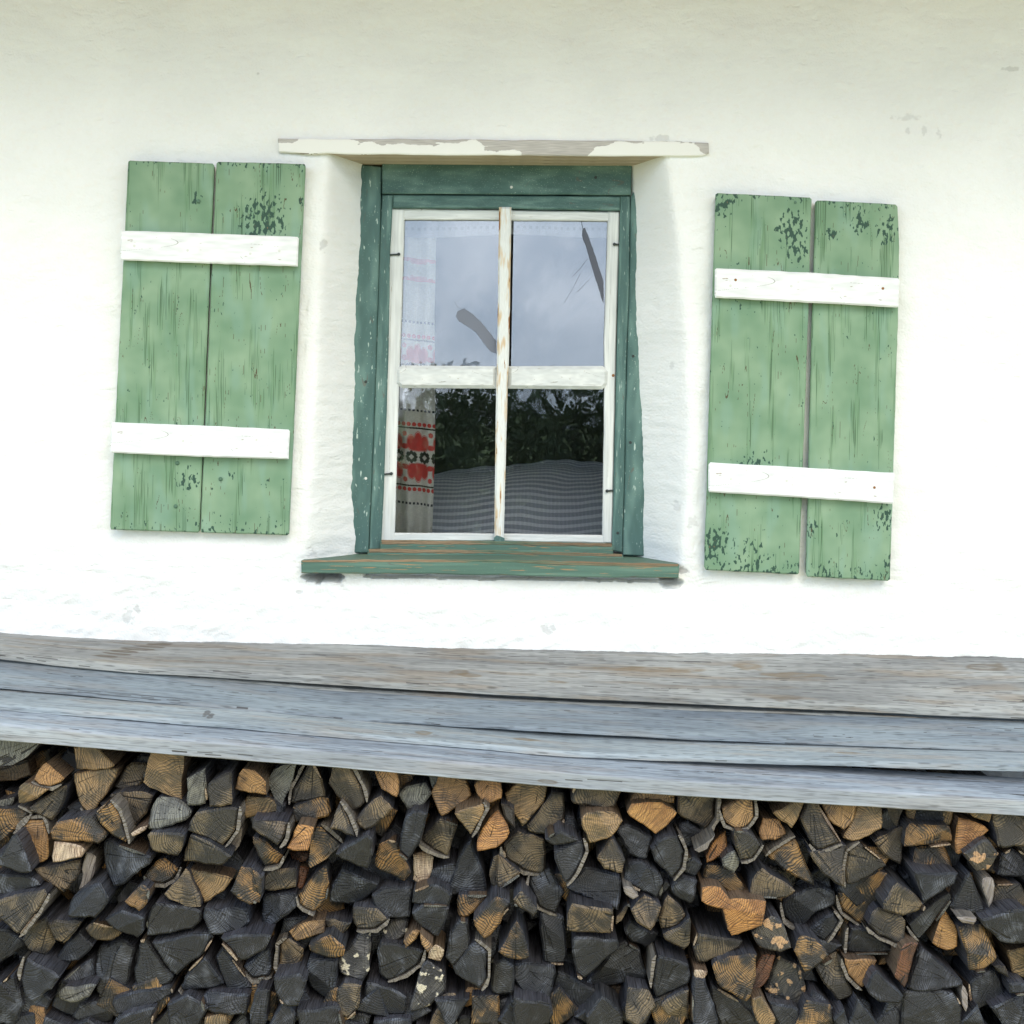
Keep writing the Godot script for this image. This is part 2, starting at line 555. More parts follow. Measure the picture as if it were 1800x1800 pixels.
func materials() -> void:
	M.white_wood = paint(301, 512, 128, Color(0.92, 0.93, 0.93), Color(0.95, 0.955, 0.955), Color(0.62, 0.57, 0.52), 0.10, 0.0, 3, 1, 0.7)
	M.sash = paint(331, 128, 512, Color(0.84, 0.855, 0.85), Color(0.90, 0.91, 0.90), Color(0.66, 0.63, 0.58), 0.08, 0.0, 1, 3, 1.0)
	M.sash_flat = paint(341, 512, 128, Color(0.84, 0.855, 0.85), Color(0.90, 0.91, 0.90), Color(0.66, 0.63, 0.58), 0.10, 0.0, 3, 1, 1.2)
	M.teal = paint(351, 128, 1024, Color(0.30, 0.42, 0.405), Color(0.41, 0.53, 0.505), Color(0.66, 0.73, 0.70), 0.20, 0.22, 1, 3, 1.4)
	M.teal_flat = paint(361, 1024, 128, Color(0.30, 0.42, 0.405), Color(0.41, 0.53, 0.505), Color(0.66, 0.73, 0.70), 0.09, 0.45, 3, 1, 0.8)
	M.sill = paint(371, 1024, 128, Color(0.33, 0.45, 0.40), Color(0.43, 0.55, 0.49), Color(0.60, 0.49, 0.36), 0.22, 0.2, 8, 1, 1.4)
	M.bare = weathered(381, 512, 64, Color(0.62, 0.53, 0.42), Color(0.48, 0.40, 0.31), Color(0.31, 0.42, 0.35), 0.85, 0.8, [])
	M.soffit = weathered(391, 512, 64, Color(0.78, 0.73, 0.64), Color(0.66, 0.60, 0.51), Color(0.68, 0.61, 0.50), 0.5, 0.4, [])
	M.board_a = weathered(401, 1800, 220, Color(0.62, 0.625, 0.615), Color(0.47, 0.475, 0.475), Color(0.50, 0.44, 0.375), 0.45, 0.6, [[0.222, 0.17, 0.011, 0.035, 0.55, 1.9], [0.216, 0.24, 0.013, 0.035, 0.55, 1.9], [0.208, 0.32, 0.014, 0.035, 0.55, 1.9], [0.201, 0.40, 0.014, 0.035, 0.55, 1.9], [0.194, 0.48, 0.013, 0.035, 0.55, 1.9], [0.188, 0.56, 0.012, 0.03, 0.55, 1.9], [0.462, 0.52, 0.009, 0.05, 0.25], [0.470, 0.56, 0.010, 0.04, 0.05], [0.61, 0.36, 0.045, 0.05, 0.0], [0.69, 0.28, 0.016, 0.06, 0.0], [0.725, 0.38, 0.030, 0.04, 0.0], [0.88, 0.22, 0.02, 0.06, 0.4], [0.54, 0.60, 0.010, 0.02, 0.1], [0.71, 0.70, 0.012, 0.03, 0.5]])
	M.board_b = weathered(421, 1800, 220, Color(0.545, 0.585, 0.61), Color(0.43, 0.465, 0.50), Color(0.55, 0.53, 0.51), 0.3, 0.3, [])
	M.board_c = weathered(431, 1800, 220, Color(0.625, 0.66, 0.68), Color(0.51, 0.545, 0.57), Color(0.62, 0.57, 0.52), 0.35, 0.4, [[0.281, 0.26, 0.0030, 0.10, 0.9], [0.285, 0.32, 0.0026, 0.08, 0.9], [0.440, 0.28, 0.007, 0.06, 0.05], [0.514, 0.24, 0.011, 0.05, 0.05], [0.75, 0.25, 0.012, 0.03, 0.1]])
	M.board_d = weathered(441, 1800, 220, Color(0.63, 0.665, 0.70), Color(0.47, 0.50, 0.54), Color(0.56, 0.54, 0.53), 0.4, 0.9, [[0.53, 0.47, 0.008, 0.014, 0.5]], 0.385)
	var cc := [Color(0.125, 0.135, 0.16), Color(0.105, 0.117, 0.15), Color(0.14, 0.142, 0.15)]
	M.c = []
	for k in 3:
		M.c.append(end_grain(500 + k * 20, Color(0.37, 0.385, 0.42), cc[k], 0.74, 0.20, 1.1))
	M.d = [end_grain(600, Color(0.56, 0.475, 0.36), Color(0.27, 0.24, 0.205), 0.55, 0.36, 1.1), end_grain(620, Color(0.52, 0.45, 0.345), Color(0.235, 0.215, 0.19), 0.57, 0.40, 1.0)]
	M.t = [end_grain(640, Color(0.80, 0.62, 0.40), Color(0.48, 0.37, 0.25), 0.42, 0.34, 1.0), end_grain(660, Color(0.72, 0.58, 0.40), Color(0.47, 0.40, 0.29), 0.45, 0.30, 0.8)]
	M.m = [end_grain(680, Color(0.72, 0.55, 0.33), Color(0.20, 0.185, 0.17), 0.54, 0.50, 1.1), end_grain(700, Color(0.68, 0.51, 0.31), Color(0.21, 0.195, 0.18), 0.57, 0.50, 1.2)]
	M.o = [end_grain(720, Color(0.86, 0.62, 0.36), Color(0.66, 0.45, 0.26), 0.40, 0.30, 0.9), end_grain(735, Color(0.80, 0.60, 0.38), Color(0.52, 0.38, 0.24), 0.38, 0.30, 1.0)]
	M.O = [end_grain(740, Color(0.84, 0.62, 0.37), Color(0.70, 0.49, 0.29), 0.40, 0.20, 0.5)]
	M.g = [end_grain(760, Color(0.58, 0.575, 0.53), Color(0.40, 0.40, 0.385), 0.48, 0.25, 1.0)]
	M.w = [end_grain(780, Color(0.88, 0.78, 0.66), Color(0.66, 0.54, 0.44), 0.42, 0.15, 0.5)]
	M.r = [end_grain(800, Color(0.52, 0.33, 0.22), Color(0.30, 0.19, 0.14), 0.5, 0.25, 1.0)]
	M.b = [end_grain(820, Color(0.40, 0.32, 0.24), Color(0.25, 0.20, 0.16), 0.5, 0.25, 1.0)]
	M.f = [end_grain(840, Color(0.40, 0.39, 0.38), Color(0.22, 0.22, 0.24), 0.6, 0.25, 0.8, Color(0.93, 0.89, 0.79), 0.36)]
	M.p = [end_grain(860, Color(0.42, 0.39, 0.35), Color(0.23, 0.225, 0.23), 0.6, 0.30, 0.8, Color(0.86, 0.69, 0.52), 0.38)]
	M.k = [split_side(880, Color(0.58, 0.54, 0.50), Color(0.38, 0.35, 0.33))]
	M.side_dark = split_side(900, Color(0.36, 0.36, 0.385), Color(0.13, 0.13, 0.145))
	M.side_brown = split_side(920, Color(0.50, 0.42, 0.34), Color(0.29, 0.24, 0.20))
	M.bark = split_side(940, Color(0.55, 0.52, 0.48), Color(0.33, 0.31, 0.29))
	M.iron = plain("iron", Color(0.16, 0.19, 0.19), 0.6)
	M.nail_white = plain("painted nail", Color(0.82, 0.82, 0.80), 0.6)
	M.nail_rust = plain("rusty nail", Color(0.52, 0.34, 0.18), 0.7)
	M.nail_green = plain("green nail", Color(0.30, 0.42, 0.34), 0.6)
	var glass := StandardMaterial3D.new()
	glass.resource_name = "old window glass"
	glass.albedo_color = Color(0.97, 0.98, 1.0, 0.0)
	glass.transparency = BaseMaterial3D.TRANSPARENCY_ALPHA
	glass.roughness = 0.0
	glass.metallic_specular = 0.5
	glass.refraction_enabled = true
	glass.refraction_scale = 0.10
	glass.heightmap_enabled = true
	glass.heightmap_texture = grey_tex(256, 256, nz(256, 256, 0.009, 971, 2))
	glass.heightmap_scale = 0.022
	M.glass = glass

# ---------------------------------------------------------------- the setting
func structure(called: String, mesh: Mesh, label: String) -> MeshInstance3D:
	var o := put(called, mesh, self)
	tag(o, label, "", "", "structure")
	return o

func setting() -> void:
	var gn := nz(512, 512, 0.03, 21, 4)
	var gd := PackedByteArray()
	gd.resize(512 * 512 * 3)
	for i in 512 * 512:
		var a := gn[i] / 255.0
		gd[i * 3] = int(lerpf(52, 96, a))
		gd[i * 3 + 1] = int(lerpf(70, 112, a))
		gd[i * 3 + 2] = int(lerpf(34, 52, a))
	var gm := mat("meadow", rgb_tex(512, 512, gd), null, 0, 0.95)
	gm.uv1_scale = Vector3(60, 60, 1)
	var pm := PlaneMesh.new()
	pm.size = Vector2(500, 500)
	pm.material = gm
	structure("ground", pm, "grassy ground before the farmhouse")
	var yn := nz(512, 512, 0.06, 25, 5)
	var yd := PackedByteArray()
	yd.resize(512 * 512 * 3)
	for i in 512 * 512:
		var a := yn[i] / 255.0
		yd[i * 3] = int(lerpf(186, 222, a))
		yd[i * 3 + 1] = int(lerpf(172, 206, a))
		yd[i * 3 + 2] = int(lerpf(120, 154, a))
	var ym := mat("bounce_gravel", rgb_tex(512, 512, yd), null, 0, 0.95)
	ym.uv1_scale = Vector3(8, 4, 1)
	structure("yard", block(Vector3(-14, -0.2, -0.1), Vector3(14, 0.004, 6.8), ym), "unseen pale ground slab added to bounce warm light under the eave")  # unseen pale slab, added to bounce warm light up to eave and wall
	# roof overhang, above the picture: its shade and warm bounce lie on the top of the wall
	var wood := weathered(31, 512, 128, Color(0.86, 0.71, 0.40), Color(0.76, 0.60, 0.31), Color(0.76, 0.61, 0.33), 0.4, 0.5, [])
	var eave := thing("roof_eave", Vector3(0, 3.17, 0), "overhanging wooden eave boards above the white wall", "eave")
	for k in 7:
		var z0 := -0.12 + k * 0.15
		var y0 := 0.10 - k * 0.012
		put("soffit_board", block(Vector3(-3.2, y0 - 0.02, z0), Vector3(3.2, y0, z0 + 0.145), wood), eave)
	put("fascia_board", block(Vector3(-3.2, -0.08, 0.94), Vector3(3.2, 0.09, 0.97), wood), eave)
	# the dim room behind the window
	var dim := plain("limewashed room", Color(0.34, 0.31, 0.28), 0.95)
	var lo := Vector3(-1.7, 0.35, -3.4)
	var hi := Vector3(1.7, 2.7, -0.24)
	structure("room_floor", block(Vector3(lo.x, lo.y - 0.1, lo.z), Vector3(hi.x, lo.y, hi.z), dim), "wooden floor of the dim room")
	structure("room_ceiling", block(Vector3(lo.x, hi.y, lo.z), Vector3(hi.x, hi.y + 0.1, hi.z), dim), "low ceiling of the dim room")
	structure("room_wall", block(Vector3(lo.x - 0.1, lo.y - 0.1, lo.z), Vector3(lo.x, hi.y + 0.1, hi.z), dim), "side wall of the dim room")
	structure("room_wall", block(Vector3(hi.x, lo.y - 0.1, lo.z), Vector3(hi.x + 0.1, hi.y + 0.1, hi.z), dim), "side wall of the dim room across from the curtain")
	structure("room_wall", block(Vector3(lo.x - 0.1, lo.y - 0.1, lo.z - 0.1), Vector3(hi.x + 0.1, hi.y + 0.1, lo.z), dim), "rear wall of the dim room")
	bushes()

func bushes() -> void:
	# garden bushes across the yard, which the lower panes mirror
	var lm := plain("bush leaves", Color(0.27, 0.32, 0.23), 0.95)
	lm.backlight_enabled = true
	lm.backlight = Color(0.12, 0.2, 0.05)
	var bm := plain("bush stems", Color(0.18, 0.14, 0.10), 0.9)
	var st := SurfaceTool.new()
	st.begin(Mesh.PRIMITIVE_TRIANGLES)
	var r := RandomNumberGenerator.new()
	r.seed = 5
	for k in 9000:
		var ang := r.randf() * TAU
		var up := r.randf()
		var rad := (0.35 + 0.65 * sqrt(r.randf())) * (1.05 - 0.25 * up * up) * (1.0 + 0.12 * sin(ang * 5.0 + up * 7.0))
		var c := Vector3(cos(ang) * rad, up * (1.86 + 0.07 * sin(ang * 3.0) + 0.05 * cos(ang * 7.0 + rad * 6.0)), sin(ang) * rad * 0.6)
		var b := Basis.from_euler(Vector3(r.randf() * TAU, r.randf() * TAU, r.randf() * TAU))
		var s := r.randf_range(0.03, 0.055)
		var n := b.z
		quad(st, c - b.x * s, c + b.y * s * 0.6, c + b.x * s, c - b.y * s * 0.6, n, Vector2(0, 0), Vector2(0, 1), Vector2(1, 1), Vector2(1, 0))
	st.set_material(lm)
	var leaves := st.commit()
	var stem := tube(PackedVector3Array([Vector3(0, 0, 0), Vector3(0.04, 0.5, 0.02), Vector3(-0.05, 1.1, 0.0), Vector3(0.0, 1.6, 0.05)]), 0.03, bm)
	var spots := [[-3.4, 8.6, 1.02, "wide low bush farthest along the yard hedge"], [-1.7, 9.2, 0.97, "round bush beside the widest one in the yard hedge"], [-0.2, 8.8, 0.97, "bush in the middle of the yard hedge"], [1.3, 9.0, 0.96, "bush next to the middle one in the yard hedge"], [2.9, 8.5, 0.86, "smallest bush in the yard hedge"], [4.4, 9.3, 1.05, "tall bush closing the yard hedge"]]
	for i in spots.size():
		var s = spots[i]
		var o := thing("garden_bush", Vector3(s[0], 0, s[1]), "dark green " + s[3], "bush", "bushes across the yard")
		o.rotation.y = i * 1.3
		o.scale = Vector3(1.0, s[2] * 1.12, 1.0)
		var f := put("foliage", leaves, o)
		f.set_meta("kind", "stuff")
		put("stem", stem, o)

# ---------------------------------------------------------------- the wall
func edge_x(list: Array, z: float, y: float) -> float:
	# x of a traced edge (pixel pairs, from the top down) at height y
	var a := P(list[0], list[1], z)
	for i in range(2, list.size(), 2):
		var b := P(list[i], list[i + 1], z)
		if y >= b.y or i == list.size() - 2:
			return a.x + (b.x - a.x) * (y - a.y) / (b.y - a.y)
		a = b
	return a.x

func wall() -> void:
	var fl := [636, 290, 633, 420, 626, 560, 622, 700, 618, 850, 626, 965]       # where plaster meets the frame
	var cl := [580, 280, 566, 430, 558, 600, 552, 760, 545, 880, 538, 985]       # where the reveal turns into the wall
	var fr := [1113, 290, 1121, 400, 1119, 520, 1124, 650, 1131, 800, 1131, 965]
	var cr := [1170, 280, 1192, 430, 1206, 600, 1212, 760, 1206, 880, 1196, 985]
	var yt := P(880, 262, 0.0).y
	var yb := P(880, 1000, 0.0).y
	var xs := []
	var x := -2.2
	while x < 2.2:
		xs.append(x)
		var fine := absf(x + 0.45) < 0.10 or absf(x - 0.40) < 0.12
		x += 0.003 if fine else (0.0062 if absf(x) < 1.38 else 0.06)
	var ys := []
	var y := 0.0
	while y < 3.2:
		ys.append(y)
		y += (0.0025 if absf(y - 1.335) < 0.03 else 0.0062) if y > 1.02 and y < 2.92 else 0.06
	var n1 := FastNoiseLite.new()
	n1.seed = 11
	n1.frequency = 1.3
	n1.fractal_octaves = 2
	var n2 := FastNoiseLite.new()
	n2.seed = 12
	n2.frequency = 9.0
	n2.fractal_octaves = 3
	var n3 := FastNoiseLite.new()
	n3.seed = 13
	n3.frequency = 30.0
	n3.fractal_octaves = 3
	n3.fractal_type = FastNoiseLite.FRACTAL_RIDGED
	var nx := xs.size()
	var ny := ys.size()
	var pos := PackedVector3Array()
	var uvs := PackedVector2Array()
	pos.resize(nx * ny)
	uvs.resize(nx * ny)
	var joint := P(640, 1009, 0.0)
	var joint2 := P(1192, 1018, 0.0)
	var joint_rise := (joint2.y - joint.y) / (joint2.x - joint.x)
	var hole := P(568, 1014, 0.0)
	var hole2 := P(1180, 1024, 0.0)
	for j in ny:
		var yy: float = ys[j]
		var a0 := edge_x(cl, 0.0, yy)
		var a1 := edge_x(fl, -0.15, yy)
		var b0 := edge_x(cr, 0.0, yy)
		var b1 := edge_x(fr, -0.15, yy)
		var low := smoothstep(1.55, 1.12, yy)
		for i in nx:
			var xx: float = xs[i]
			var inside := yy > yb and yy < yt and xx > a0 - 0.03 and xx < b0 + 0.03
			var calm := 0.45 if inside else 1.0
			var z := 0.006 * n1.get_noise_2d(xx, yy) + calm * (0.0026 + 0.0026 * low) * n2.get_noise_2d(xx * 0.8, yy * 1.5)
			z += calm * 0.004 * n2.get_noise_2d(xx * 0.32 + 9.0, yy * 0.40)
			z += calm * (0.0014 + 0.0018 * low) * n3.get_noise_2d(xx * 0.55, yy * 1.3)
			if yy > yb and yy < yt:
				var jag := 0.05 * n2.get_noise_2d(40.0, yy * 0.8) + 0.025 * n2.get_noise_2d(xx * 2.0 + 40.0, yy * 5.0)
				var t0 := (xx - a0) / (a1 - a0) + jag
				var t1 := (b0 - xx) / (b0 - b1) + jag * 0.6
				t0 = 0.5 * (t0 + sqrt(t0 * t0 + 0.03))
				t1 = 0.5 * (t1 + sqrt(t1 * t1 + 0.02))
				z -= minf(0.24, 0.15 * minf(t0, t1))
			# the open joint below the sill
			var under := yy - (joint.y + (xx - joint.x) * joint_rise)
			if xx > joint.x and xx < joint2.x and under < 0.003 and under > -0.008 - 0.003 * n2.get_noise_2d(xx * 2.0, 3.0):
				z -= 0.035
			var hx := (xx - hole.x) / 0.056
			var hy := (yy - hole.y) / (0.012 + 0.006 * n2.get_noise_2d(xx * 4.0, 7.0))
			z -= 0.11 * sqrt(maxf(0.0, 1.0 - hx * hx - hy * hy))
			hx = (xx - hole2.x) / 0.03
			hy = (yy - hole2.y) / 0.012
			z -= 0.06 * sqrt(maxf(0.0, 1.0 - hx * hx - hy * hy))
			pos[j * nx + i] = Vector3(xx, yy, z)
			uvs[j * nx + i] = Vector2((xx + 1.4) / 2.8, (3.0 - yy) / 2.0)
	var idx := PackedInt32Array()
	for j in ny - 1:
		for i in nx - 1:
			var k := j * nx + i
			if pos[k].z < -0.20 and pos[k + 1].z < -0.20 and pos[k + nx].z < -0.20 and pos[k + nx + 1].z < -0.20:
				continue
			idx.append_array([k, k + nx, k + nx + 1, k, k + nx + 1, k + 1])
	var nrm := PackedVector3Array()
	nrm.resize(nx * ny)
	for k in range(0, idx.size(), 3):
		var n := (pos[idx[k + 2]] - pos[idx[k]]).cross(pos[idx[k + 1]] - pos[idx[k]])
		for e in 3:
			nrm[idx[k + e]] += n
	for k in nrm.size():
		nrm[k] = nrm[k].normalized() if nrm[k] != Vector3.ZERO else Vector3(0, 0, 1)
	var arr := []
	arr.resize(Mesh.ARRAY_MAX)
	arr[Mesh.ARRAY_VERTEX] = pos
	arr[Mesh.ARRAY_NORMAL] = nrm
	arr[Mesh.ARRAY_TEX_UV] = uvs
	arr[Mesh.ARRAY_INDEX] = idx
	var mesh := ArrayMesh.new()
	mesh.add_surface_from_arrays(Mesh.PRIMITIVE_TRIANGLES, arr)
	mesh.surface_set_material(0, plaster())
	var o := thing("plaster_wall", Vector3.ZERO, "whitewashed uneven plaster wall of the farmhouse round the green window", "wall")
	put("plaster", mesh, o)

func plaster() -> StandardMaterial3D:
	var w := 1400
	var h := 1000
	var stain := nz(w, h, 0.006, 41, 4)
	var grit := nz(w, h, 0.30, 42, 3)
	var lay := nz(w, h, 0.07, 43, 4, 3, 1)
	var mud := nz(w, h, 0.09, 46, 4)
	# scuffs and grey spots the photograph shows on the whitewash: pixel x, y, radius x, radius y, strength
	var spots := [[965, 1106, 15, 11, 0.5], [566, 430, 7, 12, 0.45], [527, 1040, 8, 4, 0.5], [545, 972, 11, 9, 0.45], [225, 1085, 14, 16, 0.45], [240, 1072, 6, 8, 0.5], [1199, 1003, 14, 8, 0.9], [600, 1022, 9, 9, 0.4], [1160, 243, 20, 6, 0.4], [452, 128, 3, 3, 0.5], [1216, 918, 10, 14, 0.3], [1190, 890, 8, 10, 0.3], [1185, 640, 6, 8, 0.3], [1775, 120, 18, 5, 0.4], [1590, 205, 26, 6, 0.28], [1625, 228, 5, 14, 0.3], [1650, 234, 5, 10, 0.3], [1595, 226, 4, 10, 0.3]]
	var at := []
	for s in spots:
		var p := P(s[0], s[1], 0.0)
		at.append([(p.x + 1.4) / 2.8 * w, (3.0 - p.y) / 2.0 * h, s[2] * 0.73, s[3] * 0.73, s[4]])
	var d := PackedByteArray()
	d.resize(w * h * 3)
	var hm := PackedByteArray()
	hm.resize(w * h)
	for y in h:
		for x in w:
			var i := y * w + x
			var a := stain[i] / 255.0
			var c := 226.0 + 8.0 * a
			var warm := 3.0 * smoothstep(0.5, 0.9, mud[i] / 255.0)
			var pitted := maxf(0.0, lay[i] - 190.0)
			var hh := 130.0 + 26.0 * lay[i] / 255.0 + 26.0 * grit[i] / 255.0 - 0.7 * pitted
			d[i * 3] = int(c)
			d[i * 3 + 1] = int(c + 1.0 - warm * 0.5)
			d[i * 3 + 2] = int(c - warm)
			hm[i] = int(clampf(hh, 0, 255))
	for s in at:
		var rx: float = s[2] * 1.6
		var ry: float = s[3] * 1.6
		for y in range(maxi(0, int(s[1] - ry)), mini(h, int(s[1] + ry))):
			for x in range(maxi(0, int(s[0] - rx)), mini(w, int(s[0] + rx))):
				var i := y * w + x
				var dx: float = (x - s[0]) / s[2]
				var dy: float = (y - s[1]) / s[3]
				var k: float = mud[i] / 255.0 * 1.3 - (dx * dx + dy * dy) * 0.5 - 0.25
				if k > 0.0:
					k = minf(1.0, k * 4.0) * s[4] * 0.5
					d[i * 3] = int(lerpf(d[i * 3], 128, k))
					d[i * 3 + 1] = int(lerpf(d[i * 3 + 1], 128, k))
					d[i * 3 + 2] = int(lerpf(d[i * 3 + 2], 130, k))
					hm[i] = int(hm[i] * (1.0 - 0.5 * k))
	return mat("whitewashed plaster", rgb_tex(w, h, d), grey_tex(w, h, hm), 1.2, 0.92, Color.WHITE, 0.25)

func lintel_and_sill() -> void:
	# lintel: white paint peeling off grey wood
	var w := 1024
	var h := 64
	var n := nz(w, h, 0.03, 51, 4, 2, 1)
	var f := nz(w, h, 0.3, 52, 3, 16, 1)
	var bare := [0, 0.55, 0.05, 0.30, 0.075, 0.0, 0.14, 0.0, 0.19, 0.42, 0.27, 0.36, 0.33, 0.40, 0.42, 0.30, 0.455, 0.10, 0.48, 0.55, 0.52, 0.62, 0.56, 0.62, 0.585, 1.0, 0.70, 1.0, 0.73, 0.55, 0.78, 0.10, 0.9, 0.02, 0.965, 0.0, 0.985, 0.6, 1.0, 0.9]
	var d := PackedByteArray()
	d.resize(w * h * 3)
	var hm := PackedByteArray()
	hm.resize(w * h)
	for y in h:
		for x in w:
			var i := y * w + x
			var v := float(y) / h
			var k := along(bare, float(x) / w) + (n[i] / 255.0 - 0.5) * 0.35 - v
			var c := Color(0.90, 0.90, 0.885)
			var hh := 200.0
			if k > 0.0:
				c = Color(0.79, 0.775, 0.755).lerp(Color(0.62, 0.605, 0.59), f[i] / 255.0)
				hh = 90.0 - 50.0 * f[i] / 255.0
			elif v > 0.93 and n[i] > 150:
				c = Color(0.5, 0.46, 0.42)
			d[i * 3] = int(c.r * 255)
			d[i * 3 + 1] = int(c.g * 255)
			d[i * 3 + 2] = int(c.b * 255)
			hm[i] = int(clampf(hh, 0, 255))
	var lm := mat("peeling white paint", rgb_tex(w, h, d), grey_tex(w, h, hm), 0.16, 0.7)
	var o := thing("lintel_board", P(868, 272, 0.0), "grey wooden lintel board with peeling white paint above the window", "lintel")
	var out := poly([488, 243, 700, 244, 960, 246, 1160, 247, 1245, 251, 1247, 270, 1236, 274, 1050, 274, 870, 273, 640, 271, 575, 270, 545, 272, 490, 267], 0.012)
	put("face", slab(dense(out, 0.04, 0.0012, 5), 0.0, 0.012, 0.003, lm), o, o.position)
	var under := PackedVector2Array()
	for p in clockwise(out):
		under.append(p)
	put("board", slab(inset(under, 0.0025), -0.20, 0.0, 0.0, M.soffit), o, o.position)
	# sill of three steps
	var s := thing("window_sill", P(862, 1000, 0.0), "stepped green wooden sill with paint worn to bare brown wood", "sill")
	var front := poly([529, 986, 700, 985, 860, 985, 1030, 988, 1194, 993, 1193, 1017, 1000, 1014, 760, 1009, 530, 1008], 0.034)
	put("sill_board", slab(dense(front, 0.05, 0.0008, 8), -0.20, 0.034, 0.0035, M.sill), s, s.position)
	var lip := poly([531, 984.5, 860, 983.0, 1192, 991.5, 1192, 997, 1060, 995, 860, 988.5, 531, 988.5], 0.032)
	put("worn_edge", slab(dense(lip, 0.03, 0.0014, 9), 0.022, 0.0352, 0.002, M.bare), s, s.position)
	var step := poly([646, 966, 860, 968, 1096, 976, 1096, 990, 646, 983], -0.118)
	put("step_board", slab(dense(step, 0.05, 0.001, 10), -0.20, -0.118, 0.002, M.sill), s, s.position)
	var edge := poly([648, 965, 860, 967, 1094, 974.5, 1094, 979, 860, 973.5, 648, 972], -0.116)
	put("worn_edge", slab(dense(edge, 0.02, 0.0012, 11), -0.128, -0.1165, 0.002, M.bare), s, s.position)
	var rail := poly([668, 950, 880, 952, 1078, 957, 1078, 975, 880, 970, 668, 968], -0.142)
	put("step_board", slab(dense(rail, 0.05, 0.001, 12), -0.22, -0.142, 0.002, M.sill), s, s.position)
	var edge2 := poly([670, 949.5, 880, 951.5, 1076, 955.5, 1076, 962, 880, 958, 670, 957], -0.14)
	put("worn_edge", slab(dense(edge2, 0.02, 0.0012, 13), -0.155, -0.1405, 0.002, M.bare), s, s.position)

